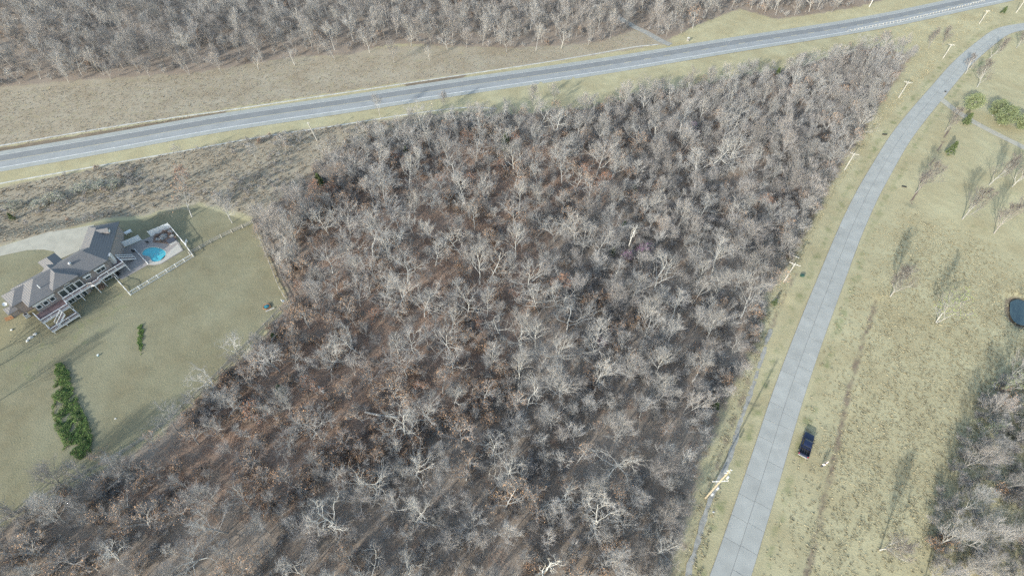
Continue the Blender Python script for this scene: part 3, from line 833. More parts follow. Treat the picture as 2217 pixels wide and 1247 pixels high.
for i, (u, v_, s) in enumerate(((77, 724, .42), (67, 731, .55), (60, 738, .42), (25, 714, .3))):
    p = G(u, v_)
    o = link_mesh('boulder', rocks_w[i % 3], None, (p.x, p.y, p.z + .12), i, (s, s * .8, s * .7))
    tag(o, wl[i], 'boulder', 'white boulders left of the house')

def panel_fence(name, p0, p1, h, label, n=4):
    a, b = Vector(p0), Vector(p1)
    root = empty(name, a)
    tag(root, label, 'fence')
    d_ = b - a
    for k in range(n + 1):
        e = d_ * k / n
        MB().box((e.x, e.y, e.z + h / 2 + .05), (.14, .14, h + .1), math.atan2(d_.y, d_.x)).build('post', M['white'], root)
    for k in range(n):
        e0, e1 = d_ * k / n, d_ * (k + 1) / n; u = (e1 - e0).normalized() * .08
        m = MB()
        q0, q1 = e0 + u, e1 - u; nn = Vector((-u.y, u.x, 0)).normalized() * .03
        m.add([q0 - nn + Vector((0, 0, .08)), q1 - nn + Vector((0, 0, .08)), q1 - nn + Vector((0, 0, h)), q0 - nn + Vector((0, 0, h)), q0 + nn + Vector((0, 0, .08)), q1 + nn + Vector((0, 0, .08)), q1 + nn + Vector((0, 0, h)), q0 + nn + Vector((0, 0, h))],
              [(0, 1, 2, 3), (5, 4, 7, 6), (3, 2, 6, 7), (0, 4, 5, 1), (0, 3, 7, 4), (1, 5, 6, 2)])
        m.build('panel', M['white'], root)
panel_fence('privacy_fence', G(*k3(478, 500)), G(*k3(790, 375)), 1.9, 'solid white privacy fence between the garage wing and the pool patio')
panel_fence('privacy_fence', G(*k3(918, 325)), G(*k3(1185, 212)), 1.9, 'solid white privacy fence behind the rock garden')
def open_fence(name, pts, h, label, mat_, sp=2.3, rails=(.12, .9), pick=.16):
    root = empty(name, pts[0]); tag(root, label, 'fence')
    o0 = Vector(pts[0])
    for a, b in zip(pts[:-1], pts[1:]):
        a, b = Vector(a) - o0, Vector(b) - o0; L = (b - a).length; n = max(1, round(L / sp))
        for k in range(n + 1):
            e = a + (b - a) * k / n
            if k == n and b + o0 != Vector(pts[-1]): continue
            MB().box((e.x, e.y, e.z + h / 2), (.13, .13, h + .08)).build('post', mat_, root)
        for k in range(n):
            e0, e1 = a + (b - a) * k / n, a + (b - a) * (k + 1) / n
            m = MB()
            for rz in rails: m.bar(e0 + Vector((0, 0, rz * h)), e1 + Vector((0, 0, rz * h)), .07, .11)
            nb = int((e1 - e0).length / pick)
            for j in range(1, nb):
                e = e0 + (e1 - e0) * j / nb; m.box((e.x, e.y, e.z + h * .5), (.028, .028, h * .8))
            m.build('rail_panel', mat_, root)
    return root
def gk(x, y): return G(*k3(x, y))
open_fence('pool_fence', [gk(395, 835), gk(645, 1118), gk(1495, 600), gk(1390, 452), gk(1190, 212)], 1.25, 'white picket fence around the lawn side of the pool', M['white'])
a_, b_ = pk(720, 528), pk(878, 698)
open_fence('patio_rail', [(a_[0], a_[1], PATIO_Z), (b_[0], b_[1], PATIO_Z)], .9, 'short white rail across the patio beside the pool', M['white'])
# bench outside the fence corner, patio chairs
def chair(p, rz, label, mt, w=.6):
    c = empty('patio_chair', p, rz); tag(c, label, 'chair')
    MB().box((0, 0, .42), (w, .55, .06)).build('seat', mt, c); MB().box((0, .28, .75), (w, .06, .6)).build('backrest', mt, c)
    for x in (-w / 2 + .05, w / 2 - .05):
        for y in (-.22, .22): MB().box((x, y, .2), (.05, .05, .4)).build('leg', mt, c)
        MB().box((x, 0, .65), (.05, .5, .04)).build('armrest', mt, c)
p = pk(490, 845); chair((p[0], p[1], PATIO_Z), 1.2, 'dark chair on the patio under the deck end, nearer the lawn', M['dark'])
p = pk(465, 822); chair((p[0], p[1], PATIO_Z), .4, 'dark chair on the patio under the deck end, nearer the house', M['dark'])
p = pk(692, 535); chair((p[0], p[1], PATIO_Z), 2.0, 'dark chair at the house end of the white patio rail', M['dark'])
p = pk(875, 412); chair((p[0], p[1], PATIO_Z), 2.6, 'dark chair between the privacy fences at the pool head', M['dark'])
b = empty('bench', gk(1395, 418), .2); tag(b, 'white bench outside the top corner of the pool fence', 'bench')
MB().box((0, 0, .42), (.45, 1.5, .06)).build('seat', M['white'], b); MB().box((.22, 0, .75), (.05, 1.5, .5)).build('backrest', M['white'], b)
for y in (-.65, .65): MB().box((0, y, .2), (.4, .07, .4)).build('leg', M['white'], b)
p = gk(620, 285)
t_ = empty('garden_table', p, .9); tag(t_, 'white table frame standing against the garage wing wall', 'table')
MB().box((0, 0, .8), (1.8, .7, .06)).build('top', M['white'], t_)
for x in (-.8, .8):
    for y in (-.28, .28): MB().box((x, y, .39), (.08, .08, .76)).build('leg', M['white'], t_)
MB().box((0, 0, .3), (1.6, .5, .05)).build('shelf', M['white'], t_)

# ------------------------------------------------------------------ weathered wooden fence round the lawn
def wood_fence(pts, label, sp=2.6, h=1.25):
    root = empty('wooden_fence', pts[0]); tag(root, label, 'fence'); o0 = Vector(pts[0])
    post = MB().box((0, 0, h / 2 - .1), (.16, .16, h + .3)).build('post', M['wood_grey'], root).data
    bpy.data.objects.remove(root.children[0])
    rail = MB().box((0, 0, 0), (1, .055, .17)).build('rail', M['wood_grey'], root).data
    bpy.data.objects.remove(root.children[0])
    c = catmull([(p[0], p[1]) for p in pts], sp) if len(pts) > 2 else np.linspace(np.array(pts[0][:2]), np.array(pts[1][:2]), max(2, int((Vector(pts[1]) - Vector(pts[0])).length / sp) + 1))
    zs = H(c); prev = None
    for (x, y), z in zip(c, zs):
        q = Vector((x, y, z)) - o0
        link_mesh('post', post, root, q, random.uniform(-.2, .2))
        if prev is not None:
            dd = q - prev; L = dd.length
            for rh in (.35, .75, 1.13):
                o = link_mesh('rail', rail, root, (q + prev) / 2 + Vector((0, 0, rh + random.uniform(-.03, .03))), 0, (L + .1, 1, 1))
                o.rotation_euler = (0, -math.atan2(dd.z, math.hypot(dd.x, dd.y)) + random.uniform(-.02, .02), math.atan2(dd.y, dd.x))
        prev = q
wood_fence([G(412, 552), G(480, 515), G(549, 484)], 'weathered rail fence from the pool fence to the wood corner')
wood_fence([G(549, 484), G(568, 530), G(590, 585), G(606, 625), G(624, 656)], 'weathered rail fence along the wood edge behind the lawn')
wood_fence([G(624, 656), G(575, 708), G(520, 765), G(455, 830), G(390, 890), G(320, 948), G(200, 1020), G(90, 1082), G(0, 1135), G(-90, 1180)], 'long weathered rail fence along the lower wood edge of the lawn')

# small things on the lawn
p = G(578, 665); q = empty('fire_pit', p); tag(q, 'orange-brown log fire pit with teal lid near the lawn fence corner', 'fire pit')
for k in range(5):
    a = 2 * math.pi * k / 5; b_ = 2 * math.pi * (k + 1) / 5
    MB().tube((math.cos(a) * .95, math.sin(a) * .95, .16 + .1 * (k % 2)), (math.cos(b_) * .95, math.sin(b_) * .95, .16 + .1 * (k % 2)), .15, .13, 8).build('log', M['orange'], q)
MB().tube((0, 0, 0), (0, 0, .35), .55, .6, 14).build('bowl', M['dark'], q); MB().tube((0, 0, .35), (0, 0, .46), .6, .2, 14).build('lid', M['teal'], q)
p = G(585, 671); o = MB().bar((-.9, -.55, .12), (.9, .55, .14), .28, .22).build('plank', M['wood_pole']); o.location = p; tag(o, 'pale plank lying beside the fire pit', 'plank')
p = G(614, 654); q = empty('garden_chair', p, 2.3); tag(q, 'white chair in the corner of the wooden fence', 'chair')
MB().box((0, 0, .42), (.6, .55, .06)).build('seat', M['white'], q); MB().box((0, .27, .78), (.6, .06, .65)).build('backrest', M['white'], q)
for x in (-.25, .25):
    for y in (-.22, .22): MB().box((x, y, .2), (.06, .06, .4)).build('leg', M['white'], q)
p = G(213, 770); q = empty('bucket', p); tag(q, 'small pale blue bucket alone on the open lawn', 'bucket')
MB().tube((0, 0, 0), (0, 0, .32), .16, .21, 12).build('body', M['blue'], q); MB().tube((0, 0, .30), (0, 0, .335), .225, .225, 12).build('rim', M['white'], q)
o = MB().bar((-.9, 0, .12), (.9, .1, .35), .5, .06).build('board', M['white']); o.location = G(155, 694); o.rotation_euler = (0, 0, .9); tag(o, 'white board leaning by the lower deck corner', 'board')
o = link_mesh('lawn_stone', rocks_w[1], None, G(250, 906), 0, (.22, .2, .16)); tag(o, 'tiny pale stone on the lawn near the long fence', 'stone')
wp = G(22, 690)
o = empty('wood_pile', wp, .6); tag(o, 'small stack of orange-brown logs by the left end of the house', 'wood pile')
for k, (y, z) in enumerate(((-.3, .15), (0, .15), (.3, .15), (-.15, .41), (.15, .41), (0, .66))): MB().tube((-.8 + .1 * (k % 2), y, z), (.8, y, z), .145, .14, 8).build('log', M['orange'], o)

# ------------------------------------------------------------------ utility poles
def utility_pole(u, v_, h, label, arm=2.4, armaz=.75, tall=False, lean=None):
    p = G(u, v_)
    r = empty('utility_pole', p); tag(r, label, 'utility pole', 'utility poles along the concrete road')
    pm = M['wood_yellow'] if tall else M['wood_pole']
    top = Vector(lean or (0, 0, 0)) + Vector((0, 0, h))
    MB().tube((0, 0, -.3), top, .19 if tall else .19, .13 if tall else .14, 10).build('pole', pm, r)
    arms = ((.62, arm),) if tall else ((.955, arm),)
    for fr, al in arms:
        c = top * fr; d_ = Vector((math.cos(armaz), math.sin(armaz), 0)) * al / 2
        a_ = MB().bar(c - d_ + Vector((0, 0, .1)), c + d_ + Vector((0, 0, .1)), .13, .14).build('crossarm', M['soffit'] if tall else pm, r)
        for k in (-.95, -.5, .5, .95):
            q = c + d_ * k + Vector((0, 0, .17)); MB().tube(q, q + Vector((0, 0, .22)), .06, .04, 8).build('insulator', M['soffit'], a_)
        for s_ in (-1, 1): MB().bar(c + d_ * .45 * s_ + Vector((0, 0, .05)), c + Vector((0, 0, -.6)), .05).build('brace', M['galv'], a_)
    MB().tube(top, top + Vector((0, 0, .3)), .06, .04, 8).build('insulator', M['soffit'], r)
    if tall:
        for fr, sx in ((.80, .42), (.42, .42), (.2, .35)):
            c = top * fr + Vector((.25 + sx * .4, -.25, 0))
            MB().tube(c + Vector((0, 0, -.4)), c + Vector((0, 0, .4)), .2, .2, 12).tube(c + Vector((0, 0, .4)), c + Vector((0, 0, .52)), .2, .1, 12).build('transformer', M['galv'], r)
        for fr in (.9, .97): MB().bar(top * fr + Vector((-.5, 0, 0)), top * fr + Vector((.5, .1, 0)), .1).build('bracket', M['white'], r)
    return r
utility_pole(1527, 1078, 14.6, 'tall yellowish utility pole beside the road in the foreground', 2.9, .05, True)
utility_pole(1697, 610, 6.9, 'pale utility pole beside the straight road, second from the bottom', 2.6, -.55)
utility_pole(1828, 369, 6.4, 'pale utility pole at the wood edge, third from the bottom', 2.6, -.5)
utility_pole(1945, 212.5, 6.3, 'pale utility pole near the side driveway mouth, fourth from the bottom', 2.6, -.45)
utility_pole(2041, 127.5, 5.8, 'pale utility pole before the far road bend, fifth from the bottom', 2.2, -.4)
utility_pole(2120, 52, 5.6, 'pale utility pole beside the far road bend, sixth from the bottom', 1.6, -.4)
utility_pole(2200, 28, 5.4, 'pale bare utility pole at the top right corner', 1.0, -.4)
utility_pole(687, 305, 6.2, 'thin leaning pale pole between highway and wood', .7, .2, lean=(-1.6, 1.0, 0))

# guard rail along the highway
def guard_rail():
    c = catmull(GL([(1835, 70), (1900, 57), (1980, 41), (2060, 22), (2130, 4)]), 2.0)
    z = H(c); r = empty('guard_rail', (c[0][0], c[0][1], z[0])); o0 = Vector((c[0][0], c[0][1], z[0]))
    tag(r, 'grey steel guard rail on posts along the far highway', 'guard rail')
    pm = MB().box((0, 0, .4), (.16, .2, 1.0))
    me_p = pm.build('post', M['wood_grey'], r).data; bpy.data.objects.remove(r.children[0])
    m = MB()
    for i in range(len(c)):
        q = Vector((c[i][0], c[i][1], z[i])) - o0
        link_mesh('post', me_p, r, q, .5)
        if i:
            for hz in (.62, .78): m.bar(prev + Vector((0, .14, hz)), q + Vector((0, .14, hz)), .07, .15)
        prev = q
    m.build('beam', M['galv'], r)
guard_rail()
# mailbox on a post by the highway
p = G(1489, 90)
mb = empty('mailbox', p, .2); tag(mb, 'dark mailbox pillar at the far highway edge by the gravel lane', 'mailbox')
MB().box((0, 0, .7), (.7, .7, 1.4)).build('pillar', M['stone'], mb); MB().box((0, 0, 1.48), (.85, .85, .14)).build('cap', M['stone_pale'], mb)
MB().box((0, -.42, 1.05), (.3, .25, .26)).build('box', M['dark'], mb)
p = G(2043, 205)
mb = empty('mailbox', p, .7); tag(mb, 'black mailbox on a post at the side driveway mouth', 'mailbox')
MB().box((0, 0, .5), (.12, .12, 1.0)).build('post', M['wood_grey'], mb); MB().box((0, 0, 1.12), (.25, .55, .26)).tube((0, -.275, 1.25), (0, .275, 1.25), .125, .125, 10).build('box', M['dark'], mb)
# low culvert stones on the verges
o = MB().box((0, 0, .12), (1.5, .35, .3)).build('culvert_end', M['dark']); o.location = G(1915, 292); o.rotation_euler = (0, 0, -.1); tag(o, 'dark culvert end in the grass left of the concrete road', 'culvert')
o = MB().box((0, 0, .12), (1.3, .3, .3)).build('culvert_end', M['dark']); o.location = G(1957, 405); o.rotation_euler = (0, 0, -.3); tag(o, 'dark culvert end in the grass right of the concrete road', 'culvert')
o = MB().box((0, 0, .3), (.9, .6, .6)).build('utility_box', M['utility_green']); o.location = G(1736, 598); tag(o, 'dark green utility box by the second road pole', 'utility box')
o = link_mesh('sandstone', rocks_w[2], None, G(1545, 1108), 0, (.25, .2, .15)); tag(o, 'tiny white stone on the verge below the tall pole', 'stone')

# ------------------------------------------------------------------ pickup truck
tc_ = gz(1746.5, 962, .9); fr = gz(1752.5, 941, .9) - gz(1740, 982, .9)
trk = empty('pickup_truck', (tc_[0], tc_[1], Hz(tc_[0], tc_[1]) + .02), math.atan2(fr[1], fr[0]))
tag(trk, 'dark navy pickup truck parked on the grass beside the road', 'pickup truck')
def loft(secs, name, mt, parent, smooth=True, cap=True):
    """closed cross sections (lists of (y,z)) at x stations"""
    v, f = [], []
    n = len(secs[0][1])
    for x, s_ in secs: v += [(x, y, z) for y, z in s_]
    for k in range(len(secs) - 1):
        for i in range(n): f.append((k * n + i, k * n + (i + 1) % n, (k + 1) * n + (i + 1) % n, (k + 1) * n + i))
    if cap: f += [tuple(range(n - 1, -1, -1)), tuple(range((len(secs) - 1) * n, len(secs) * n))]
    o = mesh_obj(name, v, f, mt, parent, smooth)
    bm = bmesh.new(); bm.from_mesh(o.data); bmesh.ops.recalc_face_normals(bm, faces=bm.faces[:]); bm.to_mesh(o.data); bm.free()
    if smooth:
        mod = o.modifiers.new('bevel', 'BEVEL'); mod.width = .03; mod.segments = 2; mod.limit_method = 'ANGLE'
    return o
def sec(w, z0, z1, r=.1): return [(-w + r, z0), (w - r, z0), (w, z0 + r), (w, z1 - r), (w - r, z1), (-w + r, z1), (-w, z1 - r), (-w, z0 + r)]
body = loft([(2.75, sec(.80, .55, .95)), (2.65, sec(.9, .5, 1.05)), (1.6, sec(.98, .45, 1.13)), (.95, sec(.99, .42, 1.15)), (-.95, sec(.99, .42, 1.15)), (-1.0, sec(.99, .42, .80)), (-2.55, sec(.97, .45, .80)), (-2.7, sec(.95, .5, .78))], 'body', M['navy'], trk)
cab = loft([(1.25, sec(.88, 1.1, 1.16, .02)), (.55, sec(.80, 1.1, 1.78)), (.2, sec(.79, 1.1, 1.86)), (-.6, sec(.78, 1.1, 1.85)), (-.92, sec(.80, 1.1, 1.72))], 'cab', M['navy'], trk)
loft([(1.22, [(-.76, 1.17), (.76, 1.17), (.76, 1.19), (-.76, 1.19)]), (.62, [(-.68, 1.73), (.68, 1.73), (.68, 1.755), (-.68, 1.755)])], 'windshield', M['car_glass'], cab, False)
loft([(-.90, [(-.66, 1.68), (.66, 1.68), (.66, 1.70), (-.66, 1.70)]), (-.965, [(-.68, 1.25), (.68, 1.25), (.68, 1.27), (-.68, 1.27)])], 'rear_window', M['car_glass'], cab, False)
for s_ in (-1, 1):
    mesh_obj('side_window', [(.85, s_ * .885, 1.2), (-.05, s_ * .885, 1.2), (-.05, s_ * .825, 1.68), (.5, s_ * .825, 1.68)], [(0, 1, 2, 3) if s_ > 0 else (3, 2, 1, 0)], M['car_glass'], cab)
    mesh_obj('side_window', [(-.12, s_ * .885, 1.2), (-.75, s_ * .885, 1.2), (-.68, s_ * .825, 1.66), (-.12, s_ * .825, 1.68)], [(0, 1, 2, 3) if s_ > 0 else (3, 2, 1, 0)], M['car_glass'], cab)
    MB().box((.75, s_ * 1.08, 1.22), (.12, .2, .2)).build('mirror', M['navy'], trk)
    bs = MB().box((-1.83, s_ * .93, 1.0), (1.66, .10, .42)).build('bed_side', M['navy'], trk)
    MB().box((2.72, s_ * .66, .85), (.06, .3, .18)).build('headlight', M['rim'], trk)
    MB().box((-2.70, s_ * .86, .98), (.05, .13, .34)).build('tail_light', M['red'], trk)
    for x in (1.75, -1.75):
        w = MB().tube((x, s_ * .76, .39), (x, s_ * 1.0, .39), .39, .39, 18).build('wheel', M['dark'], trk)
        MB().tube((x, s_ * .99, .39), (x, s_ * 1.02, .39), .26, .22, 14).build('rim', M['rim'], w)
MB().box((-2.65, 0, 1.0), (.09, 1.76, .42)).build('tailgate', M['navy'], trk)
MB().box((-.99, 0, 1.0), (.06, 1.74, .42)).build('bed_front', M['navy'], trk)
MB().box((-1.83, 0, .825), (1.6, 1.72, .04)).build('bed_floor', M['dark'], trk)
MB().box((2.8, 0, .55), (.16, 1.8, .2)).build('bumper', M['rim'], trk); MB().box((-2.78, 0, .55), (.16, 1.8, .18)).build('bumper', M['rim'], trk)
MB().box((2.74, 0, .82), (.05, .95, .24)).build('grille', M['dark'], trk)
for k in (-.45, 0, .45): MB().box((-1.83, k, .86), (1.5, .08, .03)).build('bed_rib', M['black_cover'], trk)

# ------------------------------------------------------------------ two people by the truck
skin = mat('skin', (.50, .31, .23), .6, .05); 
def person(p, rz, label, shirt, trousers, hair, arm_pose):
    """one skinned figure with fingers, coloured by garment"""
    J = {}; V = []; E = []; Rr = []
    def add(name, co, r, par=None):
        J[name] = len(V); V.append(co); Rr.append(r)
        if par: E.append((J[par], J[name]))
    add('pelvis', (0, 0, .95), (.15, .11)); add('waist', (0, 0, 1.10), (.135, .10), 'pelvis'); add('chest', (0, 0, 1.30), (.165, .115), 'waist')
    add('neck0', (0, 0, 1.44), (.09, .075), 'chest'); add('neck', (0, .01, 1.51), (.052, .052), 'neck0'); add('chin', (0, .03, 1.57), (.062, .075), 'neck')
    add('head', (0, .015, 1.66), (.078, .098), 'chin'); add('crown', (0, 0, 1.745), (.055, .07), 'head')
    for s_, nm in ((-1, 'l'), (1, 'r')):
        st = .06 * s_
        add(nm + 'hip', (s_ * .09, 0, .88), (.095, .10), 'pelvis'); add(nm + 'knee', (s_ * .11, st * .5 + .02, .49), (.062, .065), nm + 'hip')
        add(nm + 'calf', (s_ * .115, st, .34), (.056, .06), nm + 'knee'); add(nm + 'ank', (s_ * .12, st, .09), (.04, .042), nm + 'calf')
        add(nm + 'toe', (s_ * .14, st + .17, .045), (.045, .04), nm + 'ank')
        ex, ey, ez, hx, hy, hz = arm_pose[0 if s_ < 0 else 1]
        add(nm + 'sho', (s_ * .20, 0, 1.40), (.062, .062), 'chest'); add(nm + 'elb', (s_ * ex, ey, ez), (.043, .043), nm + 'sho'); add(nm + 'wri', (s_ * hx, hy, hz), (.028, .028), nm + 'elb')
        w = Vector(V[J[nm + 'wri']]); d_ = (w - Vector(V[J[nm + 'elb']])).normalized(); sd = d_.cross(Vector((s_, 0, .2))).normalized(); up_ = d_.cross(sd)
        add(nm + 'palm', tuple(w + d_ * .06), (.038, .02), nm + 'wri')
        for k, ln in enumerate((.075, .085, .08, .065)):
            b0 = w + d_ * .095 + sd * (k - 1.5) * .021
            add(f'{nm}k{k}', tuple(b0), (.0095, .0095), nm + 'palm'); add(f'{nm}f{k}', tuple(b0 + d_ * ln * .5 + up_ * .006), (.0085, .0085), f'{nm}k{k}'); add(f'{nm}t{k}', tuple(b0 + d_ * ln * .85 + up_ * .028), (.007, .007), f'{nm}f{k}')
        add(nm + 'th0', tuple(w + d_ * .045 - sd * .045), (.011, .011), nm + 'palm'); add(nm + 'th1', tuple(w + d_ * .085 - sd * .06 + up_ * .01), (.009, .009), nm + 'th0')
    me_ = bpy.data.meshes.new('person'); me_.from_pydata(V, E, []); o = bpy.data.objects.new('person', me_); COL.objects.link(o)
    o.modifiers.new('skin', 'SKIN'); sv = me_.skin_vertices[0].data
    for i, r in enumerate(Rr): sv[i].radius = r; sv[i].use_root = (i == 0)
    o.modifiers.new('sub', 'SUBSURF').levels = 1
    dg = bpy.context.evaluated_depsgraph_get(); ev = bpy.data.meshes.new_from_object(o.evaluated_get(dg))
    o.modifiers.clear(); o.data = ev
    ev.materials.clear()
    shoe = M['dark']
    for m_ in (skin, shirt, trousers, hair, shoe): ev.materials.append(m_)
    for pg in ev.polygons:
        c = pg.center; ax = abs(c.x)
        inarm = ax > .185 and c.z > .7 or ax > .25
        if c.z > 1.49: k = 3 if (c.z > 1.70 or (c.y < -.02 and c.z > 1.58)) else 0
        elif c.z < .085: k = 4
        elif inarm: k = 1 if c.z > 1.16 else 0
        elif c.z > .97: k = 1
        else: k = 2
        pg.material_index = k; pg.use_smooth = True
    o.location = p; o.rotation_euler = (0, 0, rz)
    tag(o, label, 'person', 'two people standing by the truck')
    # face: eyes, nose, ears, mouth
    fm = MB()
    for x in (-.032, .032): fm.box((x, .108, 1.665), (.022, .012, .012))
    fm.build('eyes', M['dark'], o)
    nz = MB().add([(-.015, .105, 1.625), (.015, .105, 1.625), (0, .135, 1.63), (0, .108, 1.67)], [(0, 1, 2), (0, 2, 3), (1, 3, 2)])
    for x in (-1, 1): nz.box((x * .082, .015, 1.655), (.02, .035, .06))
    nz.build('nose_and_ears', skin, o)
    MB().box((0, .103, 1.598), (.045, .012, .012)).build('mouth', M['red'], o)
    return o
p1_ = G(1778, 1010.5); p2_ = G(1785, 1006)
shirt_w = mat('shirt_white', (.80, .80, .80), .8, .04); shirt_p = mat('shirt_pale', (.72, .64, .66), .8, .04); jeans = mat('jeans', (.035, .045, .07), .9, .1); hair_d = mat('hair_dark', (.03, .022, .018), .7, .1); hair_w = mat('cap_white', (.75, .74, .72), .7, .05); khaki = mat('khaki', (.22, .18, .14), .9, .1)
person(p1_, -.4, 'person in white shirt and dark trousers standing left of the other', shirt_w, jeans, hair_d, ((.27, -.02, 1.12, .28, .08, .88), (.27, .03, 1.12, .22, .25, 1.08)))
person(p2_, .5, 'person in pale shirt and white cap standing right of the other', shirt_p, khaki, hair_w, ((.27, .03, 1.12, .2, .26, 1.15), (.28, -.02, 1.12, .29, .06, .88)))

# ------------------------------------------------------------------ plants: shapes
def unit(v): return v / (np.linalg.norm(v) + 1e-9)
def grow(start, d, length, r0, r1, nseg, crook, up, R):
    pts = [np.array(start, float)]; rad = [r0]; d = unit(np.array(d, float)); st = length / nseg
    for k in range(nseg):
        d = unit(d + R.normal(0, crook, 3) + np.array([0, 0, up]))
        pts.append(pts[-1] + d * st); rad.append(r0 + (r1 - r0) * (k + 1) / nseg)
    return pts, rad
def at(pts, rad, t):
    k = min(int(t * (len(pts) - 1)), len(pts) - 2); f = t * (len(pts) - 1) - k
    p = pts[k] + (pts[k + 1] - pts[k]) * f
    return p, unit(pts[k + 1] - pts[k]), rad[k] + (rad[k + 1] - rad[k]) * f
def side_dir(d, ang, R, az=None):
    u = unit(np.cross(d, [0.3, 0.2, 1.0] if abs(d[2]) < .95 else [1.0, 0, 0])); v = np.cross(d, u)
    a = R.uniform(0, 2 * math.pi) if az is None else az
    return d * math.cos(ang) + (u * math.cos(a) + v * math.sin(a)) * math.sin(ang)

def tree_segs(seed, h=12, trunk=.35, limbs=8, spread=.5, limb_len=.5, crook=.16, up=.05, n2=6, n3=5, n4=5, tr=.22, twig_r=.016, stems=1, elev=(.55, 1.05), lead=.85):
    R = np.random.default_rng(seed)
    thick, thin, ends = [], [], []
    def put(dst, pts, rad):
        for i in range(len(pts) - 1): dst.append((*pts[i], *pts[i + 1], rad[i], rad[i + 1]))
    for s in range(stems):
        hh = h * (1 if s == 0 else R.uniform(.7, .95))
        d0 = np.array([0, 0, 1.0]) if stems == 1 else unit(np.array([math.cos(s * 2.4) * .3, math.sin(s * 2.4) * .3, 1]))
        d0 = unit(d0 + R.normal(0, .05, 3))
        T, TR = grow((0, 0, -.3), d0, hh * lead, tr / math.sqrt(stems), tr * .22 / math.sqrt(stems), 8, crook * .55, .10, R)
        put(thick, T, TR)
        nl = max(3, limbs // stems)
        for i in range(nl):
            t = trunk + (1 - trunk) * (i + R.uniform(.1, .9)) / nl
            p, d, r = at(T, TR, t)
            ang = R.uniform(*elev) * (1.15 - .35 * (t - trunk) / (1 - trunk))
            dd = side_dir(d, ang, R, i * 2.399 + R.normal(0, .4))
            L = hh * limb_len * (1.12 - .6 * (t - trunk) / (1 - trunk)) * R.uniform(.75, 1.2)
            A, AR = grow(p, dd, L, r * .62, r * .16 + .008, 6, crook, up, R); put(thick, A, AR)
            for j in range(n2):
                t2 = .22 + .78 * (j + R.random()) / n2
                p2, d2, r2 = at(A, AR, t2)
                L2 = L * R.uniform(.45, .8) * (1.1 - .55 * t2)
                B, BR = grow(p2, side_dir(d2, R.uniform(.4, .85), R), L2, max(r2 * .62, .028), .012, 4, crook * 1.1, up * 1.2, R)
                put(thick, B, BR)
                for k in range(n3):
                    t3 = .2 + .8 * (k + R.random()) / n3
                    p3, d3, r3 = at(B, BR, t3)
                    L3 = max(.5, L2 * R.uniform(.38, .65))
                    C_, CR = grow(p3, side_dir(d3, R.uniform(.35, .75), R), L3, max(.019, r3 * .6), .008, 2, crook, up, R)
                    put(thin, C_, CR)
                    for q in range(n4):
                        p4, d4, r4 = at(C_, CR, .15 + .85 * (q + R.random()) / n4)
                        L4 = R.uniform(.4, .95) * min(1.0, .4 + L3 * .5)
                        e = p4 + side_dir(d4, R.uniform(.35, .8), R) * L4 + np.array([0, 0, up * L4])
                        thin.append((*p4, *e, twig_r, .004)); ends.append(e)
    return np.array(thick), np.array(thin) if thin else np.zeros((0, 8)), np.array(ends) if ends else np.zeros((0, 3))

def seg_geo(S, sides):
    """tapered prisms along segments: arrays of vertices and quads"""
    n = len(S); p, q, r0, r1 = S[:, 0:3], S[:, 3:6], S[:, 6], S[:, 7]
    d = q - p; d /= np.linalg.norm(d, axis=1)[:, None] + 1e-9
    ref = np.where(np.abs(d[:, 2:3]) < .9, np.array([[0, 0, 1.0]]), np.array([[1.0, 0, 0]]))
    u = np.cross(d, ref); u /= np.linalg.norm(u, axis=1)[:, None]; w = np.cross(d, u)
    V = np.zeros((n, 2, sides, 3))
    for k in range(sides):
        a = 2 * math.pi * k / sides
        o = u * math.cos(a) + w * math.sin(a)
        V[:, 0, k] = p + o * r0[:, None]; V[:, 1, k] = q + o * r1[:, None]
    base = (np.arange(n) * 2 * sides)[:, None]
    F = np.stack([np.stack([base[:, 0] + k, base[:, 0] + (k + 1) % sides, base[:, 0] + sides + (k + 1) % sides, base[:, 0] + sides + k], -1) for k in range(sides)], 1).reshape(-1, 4)
    return V.reshape(-1, 3), F
def leaf_geo(C_, size, R, jit=.25, per=1, flat=0.0):
    C_ = np.repeat(C_, per, 0) + R.normal(0, jit, (len(C_) * per, 3)) * (1 if jit else 0)
    n = len(C_); a = R.normal(size=(n, 3)); a[:, 2] *= (1 - flat); a /= np.linalg.norm(a, axis=1)[:, None]
    b = np.cross(a, R.normal(size=(n, 3)) * np.array([1 - flat, 1 - flat, 1]) + np.array([0, 0, flat * 2])); b /= np.linalg.norm(b, axis=1)[:, None]
    s = (size * R.uniform(.6, 1.3, n))[:, None]
    V = np.stack([C_ - a * s * .5, C_ + b * s * .32, C_ + a * s * .5, C_ - b * s * .32], 1).reshape(-1, 3)
    return V, np.arange(n * 4).reshape(-1, 4)
def np_mesh(name, geos, mats):
    """one mesh from several (V, F) quad groups, one material each"""
    V = np.concatenate([g_[0] for g_ in geos]); off = np.cumsum([0] + [len(g_[0]) for g_ in geos])
    F = np.concatenate([g_[1] + o_ for g_, o_ in zip(geos, off)])
    mi = np.concatenate([np.full(len(g_[1]), i) for i, g_ in enumerate(geos)])
    m = bpy.data.meshes.new(name)
    m.vertices.add(len(V)); m.vertices.foreach_set('co', V.ravel())
    m.loops.add(len(F) * 4); m.loops.foreach_set('vertex_index', F.ravel().astype(np.int32))
    m.polygons.add(len(F)); m.polygons.foreach_set('loop_start', np.arange(len(F)) * 4); m.polygons.foreach_set('material_index', mi.astype(np.int32))
    m.update(calc_edges=True)
    for t in mats: m.materials.append(t)
    return m

